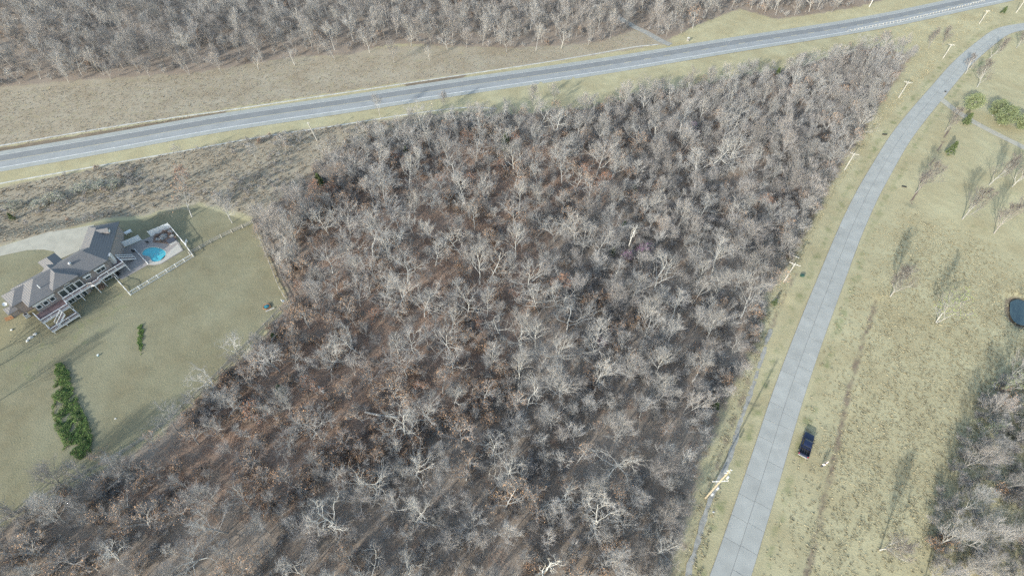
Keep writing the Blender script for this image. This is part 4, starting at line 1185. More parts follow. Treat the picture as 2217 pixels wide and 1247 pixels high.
class Kind:
    """one plant shape: part meshes for single plants and one joined mesh for masses"""
    def __init__(s, name, h, parts, joined): s.name, s.h, s.parts, s.joined = name, h, parts, joined
KINDS = {}
def make_kind(key, name, n, barks, twigs, leaf=None, leaf_size=.16, leaf_per=1, leaf_frac=1.0, **kw):
    L = []
    for i in range(n):
        k2_ = dict(kw); R = np.random.default_rng(hash(key) % 1000 + i * 17 if False else sum(map(ord, key)) * 31 + i * 17)
        k2_['h'] = kw.get('h', 12) * 1.0
        th, tn, en = tree_segs(sum(map(ord, key)) * 31 + i * 101, **k2_)
        big = th[th[:, 6] > .06]; small = th[th[:, 6] <= .06]
        gt = seg_geo(big, 6) if len(big) else None; gs = seg_geo(small, 4)
        g_trunk = [x for x in (gt, gs) if x is not None]
        g_twig = seg_geo(tn, 3) if len(tn) else None
        parts = [('trunk', np_mesh('trunk', g_trunk, [M[barks[i % len(barks)]]] * len(g_trunk)))]
        geos, mats = list(g_trunk), [M[barks[i % len(barks)]]] * len(g_trunk)
        if g_twig is not None:
            parts.append(('crown', np_mesh('crown', [g_twig], [M[twigs[i % len(twigs)]]]))); geos.append(g_twig); mats.append(M[twigs[i % len(twigs)]])
        if leaf:
            e = en[R.random(len(en)) < leaf_frac]
            gl = leaf_geo(e, leaf_size, R, .12, leaf_per)
            parts.append(('foliage', np_mesh('foliage', [gl], [M[leaf]]))); geos.append(gl); mats.append(M[leaf])
        hh = float(max(th[:, 5].max(), tn[:, 5].max() if len(tn) else 0))
        L.append(Kind(name, hh, parts, np_mesh(key, geos, mats)))
    KINDS[key] = L
make_kind('oak', 'oak_tree', 6, ['bark_grey', 'bark_pale', 'bark_grey'], ['twig_pale', 'twig_grey'], h=13, trunk=.26, limbs=10, limb_len=0.52, crook=.17, up=.06, n2=6, n3=6, n4=4, tr=0.21, twig_r=0.01)
make_kind('tall', 'ash_tree', 4, ['bark_pale', 'bark_grey'], ['twig_grey', 'twig_pale'], h=14, trunk=.38, limbs=10, limb_len=0.38, crook=.12, up=.12, n2=6, n3=6, n4=4, tr=.17, twig_r=0.01, elev=(.4, .8))
make_kind('dense', 'elm_tree', 4, ['bark_grey', 'bark_brown'], ['twig_grey', 'twig_brown'], h=11, trunk=.22, limbs=13, limb_len=0.5, crook=.10, up=.10, n2=7, n3=6, n4=4, tr=0.16, elev=(.4, .85), twig_r=0.009)
make_kind('opentree', 'bare_tree', 4, ['bark_dark', 'bark_grey'], ['twig_dark'], h=11, trunk=.2, limbs=12, limb_len=.40, crook=.10, up=.14, n2=7, n3=6, n4=4, tr=.17, twig_r=.011, elev=(.35, .75))
make_kind('vase', 'hackberry_tree', 3, ['bark_grey', 'bark_brown'], ['twig_brown', 'twig_grey'], h=11, trunk=.30, limbs=12, limb_len=0.52, crook=.09, up=.14, n2=6, n3=6, n4=3, tr=0.15, elev=(.35, .6), stems=2, twig_r=0.009)
make_kind('leafy', 'brown_leaved_oak', 3, ['bark_grey', 'bark_brown'], ['twig_brown'], leaf='leaf_tan', leaf_size=.26, leaf_frac=.55, h=9, trunk=.25, limbs=8, limb_len=.42, crook=.16, up=.06, n2=6, n3=4, n4=3, tr=.17)
make_kind('rust', 'rust_leaved_oak', 2, ['bark_brown'], ['twig_brown'], leaf='leaf_rust', leaf_size=.26, leaf_frac=.7, h=6, trunk=.15, limbs=8, limb_len=.45, crook=.16, up=.06, n2=5, n3=5, n4=4, tr=.11)
make_kind('crooked', 'crooked_oak', 3, ['bark_pale'], ['twig_pale'], h=12, trunk=.22, limbs=8, limb_len=0.58, crook=.27, up=.03, n2=6, n3=5, n4=4, tr=0.22, elev=(.65, 1.15), twig_r=0.011)
make_kind('snag', 'dead_tree', 2, ['bark_white'], ['bark_white'], h=9, trunk=.35, limbs=6, limb_len=.38, crook=.24, up=.08, n2=4, n3=2, n4=0, tr=.24, elev=(.6, 1.0))
make_kind('bud', 'budding_tree', 2, ['bark_grey'], ['twig_grey'], leaf='bud_green', leaf_size=.20, leaf_frac=.8, h=9, trunk=.2, limbs=9, limb_len=.42, crook=.10, up=.10, n2=6, n3=5, n4=3, tr=.14, stems=3, elev=(.4, .8), twig_r=0.01)
make_kind('redbud', 'redbud_tree', 2, ['bark_brown'], ['twig_brown'], leaf='redbud', leaf_size=.17, leaf_frac=.9, h=5, trunk=.2, limbs=8, limb_len=.5, crook=.14, up=.06, n2=5, n3=4, n4=4, tr=.10)
make_kind('sapling', 'sapling', 3, ['bark_grey'], ['twig_grey', 'twig_brown', 'twig_pale'], h=5.5, trunk=.15, limbs=9, limb_len=0.42, crook=.12, up=.12, n2=5, n3=4, n4=2, tr=.07, twig_r=0.01, elev=(.4, .8))
make_kind('brush', 'brush', 4, ['bark_grey', 'bark_brown'], ['twig_grey', 'twig_brown', 'twig_pale', 'twig_brown'], h=2.8, trunk=.08, limbs=14, limb_len=.55, crook=.16, up=.10, n2=4, n3=4, n4=2, tr=.05, twig_r=0.01, stems=4, elev=(.5, 1.0))
make_kind('leafbrush', 'leafbrush', 2, ['bark_brown'], ['twig_brown'], leaf='leaf_tan', leaf_size=.22, leaf_frac=.5, h=2.6, trunk=.08, limbs=12, limb_len=.5, crook=.16, up=.08, n2=4, n3=4, n4=3, tr=.05, stems=3)
make_kind('greybush', 'thicket_bush', 2, ['bark_grey'], ['twig_pale'], leaf='bush_grey', leaf_size=.18, leaf_frac=.8, h=2.6, trunk=.08, limbs=14, limb_len=.55, crook=.16, up=.08, n2=4, n3=4, n4=4, tr=.05, stems=4, elev=(.5, 1.1))
make_kind('gardenbush', 'garden_shrub', 2, ['bark_brown'], ['twig_brown'], leaf='leaf_rust', leaf_size=.14, leaf_frac=.9, h=1.3, trunk=.08, limbs=12, limb_len=.55, crook=.16, up=.08, n2=3, n3=3, n4=4, tr=.03, stems=3, elev=(.5, 1.1))

def conifer(seed, h, w, shape, leaf, size, n):
    """evergreen: trunk plus needle sprays on whorled boughs filling the crown"""
    R = np.random.default_rng(seed)
    segs = [(0, 0, -.2, 0, 0, h * .95, .03 * h * .5 + .05, .02)]; C_ = []
    nb = int(34 + h * 6)
    for i in range(nb):
        t = (i + R.random()) / nb
        rr = (1 - t) ** .8 * w if shape == 'cone' else w * math.sqrt(max(.02, 1 - (2 * t - 1) ** 2)) * (1.0 if t > .15 else .8)
        z = h * (.06 + .92 * t) if shape == 'cone' else h * (.18 + .8 * t)
        a = i * 2.399 + R.normal(0, .3); rr *= R.uniform(.7, 1.15)
        e = np.array([math.cos(a) * rr, math.sin(a) * rr, z + (rr * .25 if shape == 'cone' else rr * .1)])
        segs.append((0, 0, z - .1 * h * (1 - t) * .3, *e, .03 + .01 * h * .2, .01))
        m = max(3, int(n / nb))
        tt = R.uniform(.35, 1.05, m)[:, None]
        c = np.array([0, 0, z - .1]) + (e - np.array([0, 0, z - .1])) * tt + R.normal(0, .10 * w, (m, 3))
        C_.append(c)
    C_ = np.concatenate(C_); gl = leaf_geo(C_, size, R, 0)
    gs = seg_geo(np.array(segs), 5)
    return Kind('evergreen', h, [('trunk', np_mesh('trunk', [gs], [M['bark_brown']])), ('foliage', np_mesh('foliage', [gl], [M[leaf]]))], np_mesh('conifer', [gs, gl], [M['bark_brown'], M[leaf]]))
KINDS['cedar'] = [conifer(1, 4.5, 1.4, 'cone', 'cedar', .30, 1700), conifer(2, 3.4, 1.2, 'cone', 'cedar', .28, 1400)]
KINDS['pine'] = [conifer(3, 7.5, 3.4, 'round', 'pine', .30, 8000), conifer(4, 6.5, 3.2, 'round', 'pine', .30, 7200)]

# ------------------------------------------------------------------ single plants
TREES = []          # (object, phrase, pixel)
def plant(key, x, y, h, var=None, rz=None, name=None, widen=1.0, tilt=(0, 0)):
    L = KINDS[key]; k = L[random.randrange(len(L)) if var is None else var % len(L)]
    r = empty(name or k.name, (x, y, Hz(x, y) - .05), random.uniform(0, 6.28) if rz is None else rz)
    r.rotation_euler = (tilt[0], tilt[1], r.rotation_euler[2])
    s = h / k.h; r.scale = (s * widen, s * widen, s)
    for nm, me_ in k.parts: link_mesh(nm, me_, r)
    return r
def vert_px(x, y):
    a, b = to_px(np.array([[x, y, 0.0], [x, y, 1.0]])); return np.linalg.norm(b - a)

PH_ = {'oak': ('spreading bare oak', 'pale-limbed bare oak'), 'tall': ('slender bare tree',), 'dense': ('fine-twigged grey bare tree',), 'vase': ('upswept twin-stemmed bare tree',), 'leafy': ('small oak holding tan leaves',), 'rust': ('low oak holding rust-brown leaves',), 'crooked': ('crooked pale bare oak',), 'snag': ('white dead tree',), 'bud': ('budding pale green tree',), 'redbud': ('low purple-flowering tree',), 'cedar': ('small dark evergreen',), 'pine': ('rounded pale green pine',)}
FEATURE = [  # (u, v, top v, kind) of trees that stand out in the photograph
 (760, 508, 432, 'oak'), (898, 486, 412, 'tall'), (840, 462, 392, 'oak'), (1045, 446, 375, 'oak'), (1125, 449, 385, 'tall'), (1174, 468, 395, 'tall'), (862, 547, 480, 'crooked'), (1116, 560, 452, 'tall'), (1039, 617, 476, 'tall'), (1060, 612, 540, 'crooked'),
 (757, 572, 512, 'oak'), (879, 669, 582, 'oak'), (782, 665, 606, 'oak'), (692, 669, 600, 'dense'), (1145, 630, 562, 'oak'), (1167, 675, 612, 'crooked'), (1010, 688, 620, 'oak'), (1055, 685, 625, 'tall'), (776, 765, 708, 'crooked'), (744, 790, 722, 'oak'), (866, 771, 715, 'tall'), (898, 765, 708, 'oak'), (978, 765, 705, 'oak'), (1143, 733, 668, 'tall'), (1125, 752, 690, 'crooked'), (1159, 755, 685, 'tall'), (1065, 780, 735, 'tall'),
 (609, 527, 440, 'dense'), (641, 537, 455, 'dense'), (654, 585, 520, 'dense'), (575, 500, 430, 'vase'), (660, 478, 405, 'dense'),
 (1325, 465, 400, 'dense'), (1243, 534, 455, 'oak'), (1392, 473, 412, 'oak'), (1421, 476, 415, 'tall'), (1466, 499, 425, 'dense'), (1515, 473, 410, 'oak'), (1564, 492, 430, 'crooked'), (1209, 672, 602, 'crooked'), (1259, 556, 490, 'oak'), (1418, 628, 550, 'crooked'), (1540, 600, 498, 'oak'), (1507, 621, 560, 'tall'), (1456, 691, 625, 'oak'), (1390, 746, 684, 'oak'), (1421, 678, 625, 'tall'), (1581, 579, 508, 'vase'), (1530, 733, 660, 'dense'), (1288, 778, 725, 'oak'), (1283, 762, 695, 'tall'), (1325, 678, 610, 'dense'), (1613, 611, 545, 'dense'),
 (1141, 885, 805, 'crooked'), (1121, 834, 765, 'tall'), (1213, 858, 770, 'tall'), (1217, 870, 785, 'oak'), (1354, 826, 765, 'dense'), (1412, 862, 792, 'dense'), (1479, 897, 835, 'vase'), (1344, 1012, 930, 'crooked'), (1332, 955, 900, 'dense'), (1301, 1090, 1020, 'tall'), (1291, 1143, 1065, 'crooked'), (1432, 1135, 1075, 'dense'),
 (932, 916, 850, 'oak'), (819, 1060, 985, 'crooked'), (922, 1127, 1040, 'tall'), (737, 1140, 1075, 'crooked'), (1092, 1040, 950, 'crooked'), (985, 881, 825, 'tall'), (1065, 811, 755, 'tall'),
 (638, 141, 98, 'oak'), (725, 130, 80, 'oak'), (853, 138, 88, 'dense'), (930, 132, 98, 'tall'), (969, 108, 60, 'oak'), (1097, 114, 65, 'oak'), (1046, 100, 52, 'oak'), (1274, 98, 35, 'dense'), (1160, 110, 50, 'tall'), (1215, 105, 50, 'oak'), (1010, 105, 60, 'dense'), (1320, 86, 30, 'dense'), (560, 152, 110, 'oak'), (480, 158, 105, 'dense'), (410, 162, 105, 'vase'), (325, 168, 120, 'dense'), (240, 172, 120, 'vase'), (150, 180, 130, 'dense'), (45, 182, 140, 'oak'), (890, 100, 50, 'oak'), (800, 115, 60, 'oak'), (690, 118, 65, 'dense'), (1447, 66, 20, 'oak'), (1500, 62, 10, 'leafy'), (1475, 74, 40, 'vase'), (1882, 16, -25, 'snag'), (1655, 30, -15, 'dense'), (1720, 34, -10, 'dense'), (1800, 28, -15, 'vase'),
 (962, 238, 195, 'dense'), (825, 258, 200, 'tall'), (1152, 231, 180, 'dense'), (1200, 222, 178, 'vase'), (901, 330, 265, 'oak'), (935, 337, 275, 'tall'), (773, 385, 315, 'oak'), (1290, 382, 245, 'oak'), (1216, 398, 330, 'oak'), (1537, 363, 285, 'crooked'), (1479, 279, 225, 'oak'), (1514, 266, 205, 'tall'), (1250, 300, 235, 'oak'), (1090, 330, 262, 'oak'), (1030, 365, 300, 'oak'), (980, 392, 335, 'oak'), (400, 352, 310, 'tall'), (620, 330, 285, 'dense'), (555, 345, 305, 'dense'),
 (730, 432, 395, 'rust'), (690, 425, 388, 'rust'), (1300, 410, 372, 'rust'), (1268, 400, 365, 'rust'), (1018, 320, 285, 'rust'), (1120, 328, 292, 'rust'), (1210, 632, 590, 'rust'), (1655, 464, 432, 'rust'), (690, 555, 515, 'leafy'), (560, 1012, 965, 'leafy'), (430, 962, 915, 'leafy'), (250, 1122, 1075, 'leafy'), (540, 832, 790, 'leafy'), (862, 866, 820, 'leafy'), (690, 855, 815, 'rust'), (350, 1030, 985, 'leafy'), (640, 1060, 1010, 'leafy'), (640, 760, 720, 'leafy'), (560, 920, 880, 'rust'), (1000, 960, 915, 'leafy'),
 (1290, 560, 500, 'oak'), (1590, 330, 268, 'oak'), (1640, 300, 240, 'oak'), (1700, 265, 205, 'vase'), (1760, 240, 178, 'vase'), (1830, 200, 140, 'vase'), (1880, 165, 105, 'vase'), (1790, 330, 265, 'vase'), (1740, 400, 330, 'vase'), (1700, 430, 355, 'dense'),
]
OPEN = [  # trees standing in the open, with labels of their own
 (503, 483, 405, 'dense', 'lone bare tree beside the rail fence right of the pool'),
 (416, 470, 395, 'leafy', 'tree with tan leaves on the lawn above the pool'),
 (400, 400, 355, 'rust', 'rust-leaved tree in the scrub above the pool'),
 (515, 767, 712, 'crooked', 'dark crooked tree over the long rail fence'),
 (1981, 419, 335, 'dense', 'thin bare tree at the lower end of the straight furrow'),
 (2045, 287, 225, 'dense', 'bare tree beside the side driveway near the road'),
 (2083, 475, 385, 'tall', 'slim bare tree in the open lawn between furrow and snag'),
 (2141, 401, 320, 'dense', 'forked bare tree in the upper right lawn'),
 (2191, 405, 330, 'dense', 'bare tree at the right edge of the upper right lawn'),
 (2152, 506, 420, 'dense', 'large pale-trunked bare tree above the pond field'),
 (1928, 642, 555, 'tall', 'thin bare tree alone in the field near the road'),
 (2027, 698, 620, 'bud', 'pale green budding tree alone in the right field'),
 (1905, 1190, 1120, 'vase', 'thin bare tree alone in the lower field'),
 (2121, 992, 920, 'dense', 'wide bare tree with double crown at the right thicket edge'),
 (2026, 1180, 1090, 'dense', 'leaning-looking bare tree at the bottom of the right thicket'),
 (2075, 1105, 1030, 'dense', 'grey bare tree in the middle of the right thicket'),
 (2150, 1060, 980, 'vase', 'upswept bare tree at the far side of the right thicket'),
 (2130, 905, 830, 'dense', 'bare tree at the upper end of the right thicket'),
 (2190, 960, 890, 'dense', 'bare oak at the right edge of the thicket'),
 (2165, 1170, 1090, 'dense', 'bare tree at the lower right corner thicket'),
 (2070, 1235, 1150, 'dense', 'bare oak cut by the bottom edge right of the field'),
 (2160, 850, 790, 'bud', 'pale green budding tree below the pond'),
 (2120, 940, 890, 'bud', 'pale green budding shrub tree in the right thicket'),
 (2140, 130, 70, 'vase', 'dark bare tree in the clump inside the road bend'),
 (2115, 190, 120, 'dense', 'tangled bare tree beside the road above the side driveway'),
 (2200, 105, 55, 'dense', 'bare tree at the right edge inside the road bend'),
 (2090, 160, 110, 'dense', 'bare tree overhanging the road before the bend'),
 (2040, 98, 50, 'vase', 'bare tree between highway and road near the top right'),
 (2010, 105, 58, 'vase', 'bare tree left of its twin between highway and road'),
]
EVER = [
 (2163, 272, 'pine', 7.0, 'large rounded pale green pine by the side driveway'), (2148, 252, 'pine', 6.0, 'rounded pale pine at the back of the driveway group'), (2205, 282, 'pine', 6.0, 'rounded pale pine at the right edge beyond the driveway'),
 (2096, 240, 'pine', 6.2, 'rounded pale pine on the road side of the driveway'), (2088, 270, 'cedar', 4.4, 'dark evergreen touching the side driveway'), (2052, 335, 'cedar', 5.0, 'small dark evergreen beside the straight furrow'),
 (1095, 325, 'cedar', 6.5, 'dark evergreen in the upper middle of the wood'), (694, 402, 'cedar', 4.6, 'green evergreen among rust leaves at the upper left wood'), (598, 738, 'cedar', 3.0, 'small green evergreen just below the fence corner'),
 (611, 850, 'cedar', 3.4, 'yellow-green evergreen in the lower left wood'), (1547, 884, 'cedar', 2.6, 'small green evergreen near the roadside gravel strip'), (1350, 495, 'cedar', 3.0, 'small green evergreen beside the white snag'),
 (1325, 552, 'cedar', 3.2, 'small green evergreen left of the purple-flowering trees'), (880, 335, 'cedar', 3.2, 'dim evergreen near the highway side of the wood'), (1680, 168, 'cedar', 4.0, 'small evergreen at the upper right wood edge'), (1371, 416, 'cedar', 3.0, 'tiny evergreen in the middle right of the wood'),
 (1674, 660, 'cedar', 2.2, 'tiny yellow-green evergreen at the wood edge near the second pole'), (30, 476, 'cedar', 2.6, 'small evergreen in the scrub behind the house driveway'), (2170, 30, 'cedar', 3.2, 'small evergreen beyond the far road bend'),
]
placed = []
THICKET = [(1985, 1265), (2008, 1130), (2040, 1010), (2092, 890), (2160, 815), (2260, 780), (2300, 1300)]
def add_tree(u, v_, h, key, var=None):
    p = G(u, v_); o = plant(key, p.x, p.y, h, var); placed.append((p.x, p.y)); return o, p
for (u, v_, tv, key) in FEATURE:
    p = G(u, v_); h = float(np.clip((v_ - tv) / vert_px(p.x, p.y) * 1.0, 7, 15 if v_ < 850 else 12))
    o = plant(key, p.x, p.y, h); placed.append((p.x, p.y)); TREES.append((o, key, (u, v_), h))
for (u, v_, tv, key, lab) in OPEN:
    if key != 'bud' and u > 1800 and not (u > 2010 and v_ > 800): key = 'opentree'
    p = G(u, v_); h = float(np.clip(abs(v_ - tv) / vert_px(p.x, p.y) * (1.0 if u < 1800 else 1.1), 5, 13))
    tag(plant(key, p.x, p.y, h), lab, 'tree', 'trees standing outside the main wood'); placed.append((p.x, p.y))
for (u, v_, key, h, lab) in EVER:
    p = G(u, v_); tag(plant(key, p.x, p.y, h, name='pine_tree' if key == 'pine' else 'cedar_tree'), lab, 'tree', 'evergreens'); placed.append((p.x, p.y))
for (u, v_, h, lab) in ((1395, 556, 5.0, 'larger purple-flowering redbud below the white snag'), (1352, 566, 4.6, 'purple-flowering redbud left of its twin below the white snag'), (1498, 292, 4.5, 'small purple-flowering redbud in the upper right wood'), (1300, 748, 3.5, 'faint purple redbud in the lower middle wood')):
    p = G(u, v_); tag(plant('redbud', p.x, p.y, h), lab, 'tree', 'redbud trees in the wood'); placed.append((p.x, p.y))
for (u, v_, h, lab, vr) in ((1362, 534, 8.0, 'bright white snag with two arms in the wood clearing', 0), (1164, 1243, 10, 'large white dead tree cut by the bottom edge', 1)):
    p = G(u, v_); tag(plant('snag', p.x, p.y, h, vr, rz=.4), lab, 'dead tree', 'white dead trees'); placed.append((p.x, p.y))
for i, (u, v_, s, lab) in enumerate(((35, 450, 2.8, 'grey-green bush at the left edge behind the driveway'), (130, 432, 3.2, 'grey-green bush left of the middle of the scrub thicket'), (180, 418, 3.4, 'tallest grey-green bush of the scrub thicket'), (215, 412, 3.0, 'grey-green bush right of the tallest thicket bush'), (255, 405, 2.6, 'grey-green bush at the right end of the thicket'), (90, 445, 2.6, 'low grey-green bush between the left edge and the thicket'))):
    p = G(u, v_); tag(plant('greybush', p.x, p.y, s, widen=1.5), lab, 'bush', 'bushes in the scrub behind the house')
for i, (x, y, s, lab) in enumerate(((1010, 340, 1.2, 'reddish shrub at the house end of the rock garden'), (1110, 290, 1.4, 'reddish shrub in the middle of the rock garden'), (1180, 310, 1.1, 'reddish shrub at the far end of the rock garden'), (1060, 400, .9, 'low reddish shrub at the pool side of the rock garden'))):
    p = pk(x, y); o = plant('gardenbush', p[0], p[1], s); o.location.z = PATIO_Z + .1; tag(o, lab, 'shrub', 'shrubs of the pool rock garden')
p = hw(13.6, -.9); tag(plant('gardenbush', p[0], p[1], 1.7), 'reddish shrub at the foot of the back wall under the deck', 'shrub')

ORD = ['', 'second ', 'third ', 'fourth ', 'fifth ', 'sixth ', 'seventh ', 'eighth ', 'ninth ', 'tenth ', 'eleventh ', 'twelfth ', 'thirteenth ', 'fourteenth ', 'fifteenth ']
def fill(poly, n, dmin, kinds, hr, edge=2.0, tries=40000, vis=True, extra=None):
    V = np.array(poly); lo, hi = V.min(0), V.max(0); out = []
    C_ = rng.uniform(lo, hi, (tries, 2)); C_ = C_[poly_sd(C_, poly) < -edge]
    px = to_px(np.column_stack([C_, np.zeros(len(C_))]))
    if vis: C_ = C_[(px[:, 0] > -25) & (px[:, 0] < PW + 10) & (px[:, 1] > -45) & (px[:, 1] < PH + 70)]
    pts = np.array(placed) if placed else np.zeros((0, 2))
    for c in C_:
        if len(out) >= n: break
        if len(pts) and ((pts - c) ** 2).sum(1).min() < dmin * dmin: continue
        pts = np.vstack([pts, c]); out.append(c); placed.append(tuple(c))
    return out
# trees of the right thicket and those just left of the frame whose shadows reach the yard
n_th = 0
for c in fill(GL(THICKET), 16, 5.5, None, None, edge=.5, vis=False):
    n_th += 1; u, v_ = to_px(np.array([c[0], c[1], 0.0]))
    tag(plant('dense' if n_th % 3 else 'vase', c[0], c[1], random.uniform(9, 12.5)), f'bare tree in the dark right-hand thicket, {ORD[min(n_th - 1, 14)]}one counted from the field', 'tree', 'trees of the right thicket')
for i, (u, v_, h, lab) in enumerate(((-70, 800, 13, 'bare tree just past the left edge, upper of three'), (-95, 850, 14, 'bare tree just past the left edge, middle of three'), (-60, 905, 12, 'bare tree just past the left edge, lowest of three'), (40, 1112, 12, 'bare tree over the long rail fence near the bottom left'), (-30, 1150, 13, 'bare tree at the bottom left edge beside the rail fence'), (150, 1062, 10, 'bare tree on the wood side of the rail fence, lower left'))):
    p = G(u, v_); tag(plant('dense', p.x, p.y, h), lab, 'tree', 'trees left of the yard'); placed.append((p.x, p.y))
# fill the main wood with further trees, spaced apart
def kind_at(u, v_):
    r = random.random()
    if u > 1420 and v_ < 700: return 'vase' if r < .4 else 'dense' if r < .65 else 'oak' if r < .85 else 'tall'
    if u > 1250: return 'dense' if r < .45 else 'oak' if r < .75 else 'tall' if r < .88 else 'leafy'
    if v_ > 880: return 'leafy' if r < .22 else 'crooked' if r < .42 else 'oak' if r < .7 else 'dense'
    return 'oak' if r < .42 else 'tall' if r < .62 else 'leafy' if r < .78 else 'rust' if r < .86 else 'crooked'
for c in fill(WOOD, 330, 5.0, None, None):
    u, v_ = to_px(np.array([c[0], c[1], 0.0]))
    key = kind_at(u, v_); h = random.triangular(6.5, 14, 9.5)
    if v_ > 900: h *= .88
    if key == 'leafy': h = random.uniform(5.5, 9)
    if key == 'rust': h = random.uniform(3.5, 6)
    TREES.append((plant(key, c[0], c[1], h, widen=random.uniform(.85, 1.3)), key, (u, v_), h))
# labels: look plus the nearest thing one can find, then the order from it
LAND = [('the bright white snag', (1362, 534)), ('the tall foreground pole', (1527, 1078)), ('the second road pole', (1697, 610)), ('the third road pole', (1828, 369)), ('the fourth road pole', (1945, 212)), ('the lawn fence corner', (622, 656)), ('the fallen log', (830, 902)), ('the dark upper-wood-middle evergreen', (1095, 325)), ('the bottom white dead tree', (1164, 1243)), ('the green evergreen among rust leaves', (694, 402)), ('the gravel lane', (1420, 85)), ('the leaning pale pole', (687, 305)), ('the top left corner', (0, 0)), ('the bottom left corner', (0, 1247)), ('the lower end of the lawn fence', (320, 948)), ('the yellow-green lower left evergreen', (611, 850)), ('the small roadside evergreen', (1547, 884)), ('the guard rail', (1950, 45)), ('the end of the south drain', (1075, 236)), ('the faint middle redbud', (1300, 748)), ('the small upper redbud', (1498, 292)), ('the middle right tiny evergreen', (1371, 416)), ('the far fence corner', (549, 484)), ('the middle of the frame', (1108, 623)), ('the middle of the bottom edge', (800, 1247)), ('the middle of the top edge', (1108, 0)), ('the upper right wood evergreen', (1680, 168))]
buckets = {}
for o, key, px, h in TREES:
    ph = PH_[key][0] if key != 'oak' else PH_['oak'][0 if h > 11 else 1]
    d_ = [math.dist(px, l[1]) for l in LAND]; k = int(np.argmin(d_))
    buckets.setdefault((ph, k), []).append((d_[k], o, px))
for (ph, k), L in buckets.items():
    L.sort(key=lambda t: t[0])
    for i, (d_, o, px) in enumerate(L):
        tag(o, f'{ph}, {ORD[min(i, 14)]}nearest to {LAND[k][0]}', 'tree', 'leafless trees beyond the highway' if px[1] < 170 and px[0] < 1420 else 'trees of the main wood')

# fallen logs
for (u0, v0, u1, v1, r_, lab) in ((791, 893, 866, 911, .28, 'fallen grey log lying across the wood left of centre'), (905, 1130, 958, 1134, .2, 'fallen pale log under a slender tree near the bottom'), (690, 838, 704, 852, .3, 'short dark stump log in the lower left wood'), (1730, 560, 1700, 545, .15, 'broken pale branch by the second road pole')):
    a, b = G(u0, v0), G(u1, v1); d_ = b - a
    pts, rad = grow((0, 0, r_), np.array(d_), d_.length, r_, r_ * .45, 7, .05, 0, rng)
    S = [(*pts[i], *pts[i + 1], rad[i], rad[i + 1]) for i in range(7)]
    for k in range(6):
        p_, dd, rr = at(pts, rad, .35 + .1 * k); q_, qr = grow(p_, side_dir(dd, .8, rng), random.uniform(.8, 2.0), rr * .5, .02, 3, .2, .1, rng); S += [(*q_[i], *q_[i + 1], qr[i], qr[i + 1]) for i in range(3)]
    o = link_mesh('fallen_log', np_mesh('fallen_log', [seg_geo(np.array(S), 7)], [M['bark_pale']]), None, a); tag(o, lab, 'log', 'fallen wood')

# ------------------------------------------------------------------ plants too many to count: scattered masses
def scatter(name, pts, scl, templates, label, cat, idx=None, flatten=True, zoff=0.0, tilt=.06):
    pts = np.asarray(pts); n = len(pts)
    z = H(pts) + zoff
    me_ = bpy.data.meshes.new(name); me_.vertices.add(n); me_.vertices.foreach_set('co', np.column_stack([pts, z]).ravel())
    rot = np.column_stack([rng.normal(0, tilt, n), rng.normal(0, tilt, n), rng.uniform(0, 6.283, n)]).astype(np.float32)
    a = me_.attributes.new('rot', 'FLOAT_VECTOR', 'POINT'); a.data.foreach_set('vector', rot.ravel())
    a = me_.attributes.new('scl', 'FLOAT', 'POINT'); a.data.foreach_set('value', np.asarray(scl, np.float32))
    a = me_.attributes.new('idx', 'INT', 'POINT'); a.data.foreach_set('value', (rng.integers(0, len(templates), n) if idx is None else idx).astype(np.int32))
    o = bpy.data.objects.new(name, me_); COL.objects.link(o)
    tc = bpy.data.collections.new(name + '_shapes')
    for i, t in enumerate(templates): tc.objects.link(bpy.data.objects.new(f'{name}_shape_{i}', t))
    ng = bpy.data.node_groups.new(name, 'GeometryNodeTree')
    ng.interface.new_socket('Geometry', in_out='INPUT', socket_type='NodeSocketGeometry'); ng.interface.new_socket('Geometry', in_out='OUTPUT', socket_type='NodeSocketGeometry')
    N, Lk = ng.nodes, ng.links
    gi, go = N.new('NodeGroupInput'), N.new('NodeGroupOutput')
    ci = N.new('GeometryNodeCollectionInfo'); ci.inputs['Collection'].default_value = tc; ci.inputs['Separate Children'].default_value = True; ci.inputs['Reset Children'].default_value = True
    ip = N.new('GeometryNodeInstanceOnPoints'); ip.inputs['Pick Instance'].default_value = True
    def na(nm, dt):
        q = N.new('GeometryNodeInputNamedAttribute'); q.data_type = dt; q.inputs['Name'].default_value = nm; return q.outputs['Attribute']
    Lk.new(gi.outputs[0], ip.inputs['Points']); Lk.new(ci.outputs[0], ip.inputs['Instance'])
    Lk.new(na('idx', 'INT'), ip.inputs['Instance Index']); Lk.new(na('rot', 'FLOAT_VECTOR'), ip.inputs['Rotation']); Lk.new(na('scl', 'FLOAT'), ip.inputs['Scale'])
    Lk.new(ip.outputs[0], go.inputs[0])
    o.modifiers.new('scatter', 'NODES').node_group = ng
    tag(o, label, cat, kind='stuff')
    return o
def sample(poly, dens, edge=0.0, margin=60, keep=None):
    V = np.array(poly); lo, hi = V.min(0), V.max(0); A = np.prod(hi - lo)
    C_ = rng.uniform(lo, hi, (int(A * dens), 2))
    px = to_px(np.column_stack([C_, np.zeros(len(C_))])); q = np.array([0, 0, 0])
    fr = (C_[:, 1] > -5) & (px[:, 0] > -margin) & (px[:, 0] < PW + margin) & (px[:, 1] > -margin) & (px[:, 1] < PH + margin)
    C_ = C_[fr]; C_ = C_[poly_sd(C_, poly) < -edge]
    if keep is not None: C_ = C_[keep(C_)]
    return C_
def off_roads(C_, m=.4):
    return (line_d(C_, ROAD_C[::3]) > ROAD_W / 2 + m) & (line_d(C_, HWY_C[::2]) > 6.6 + m)
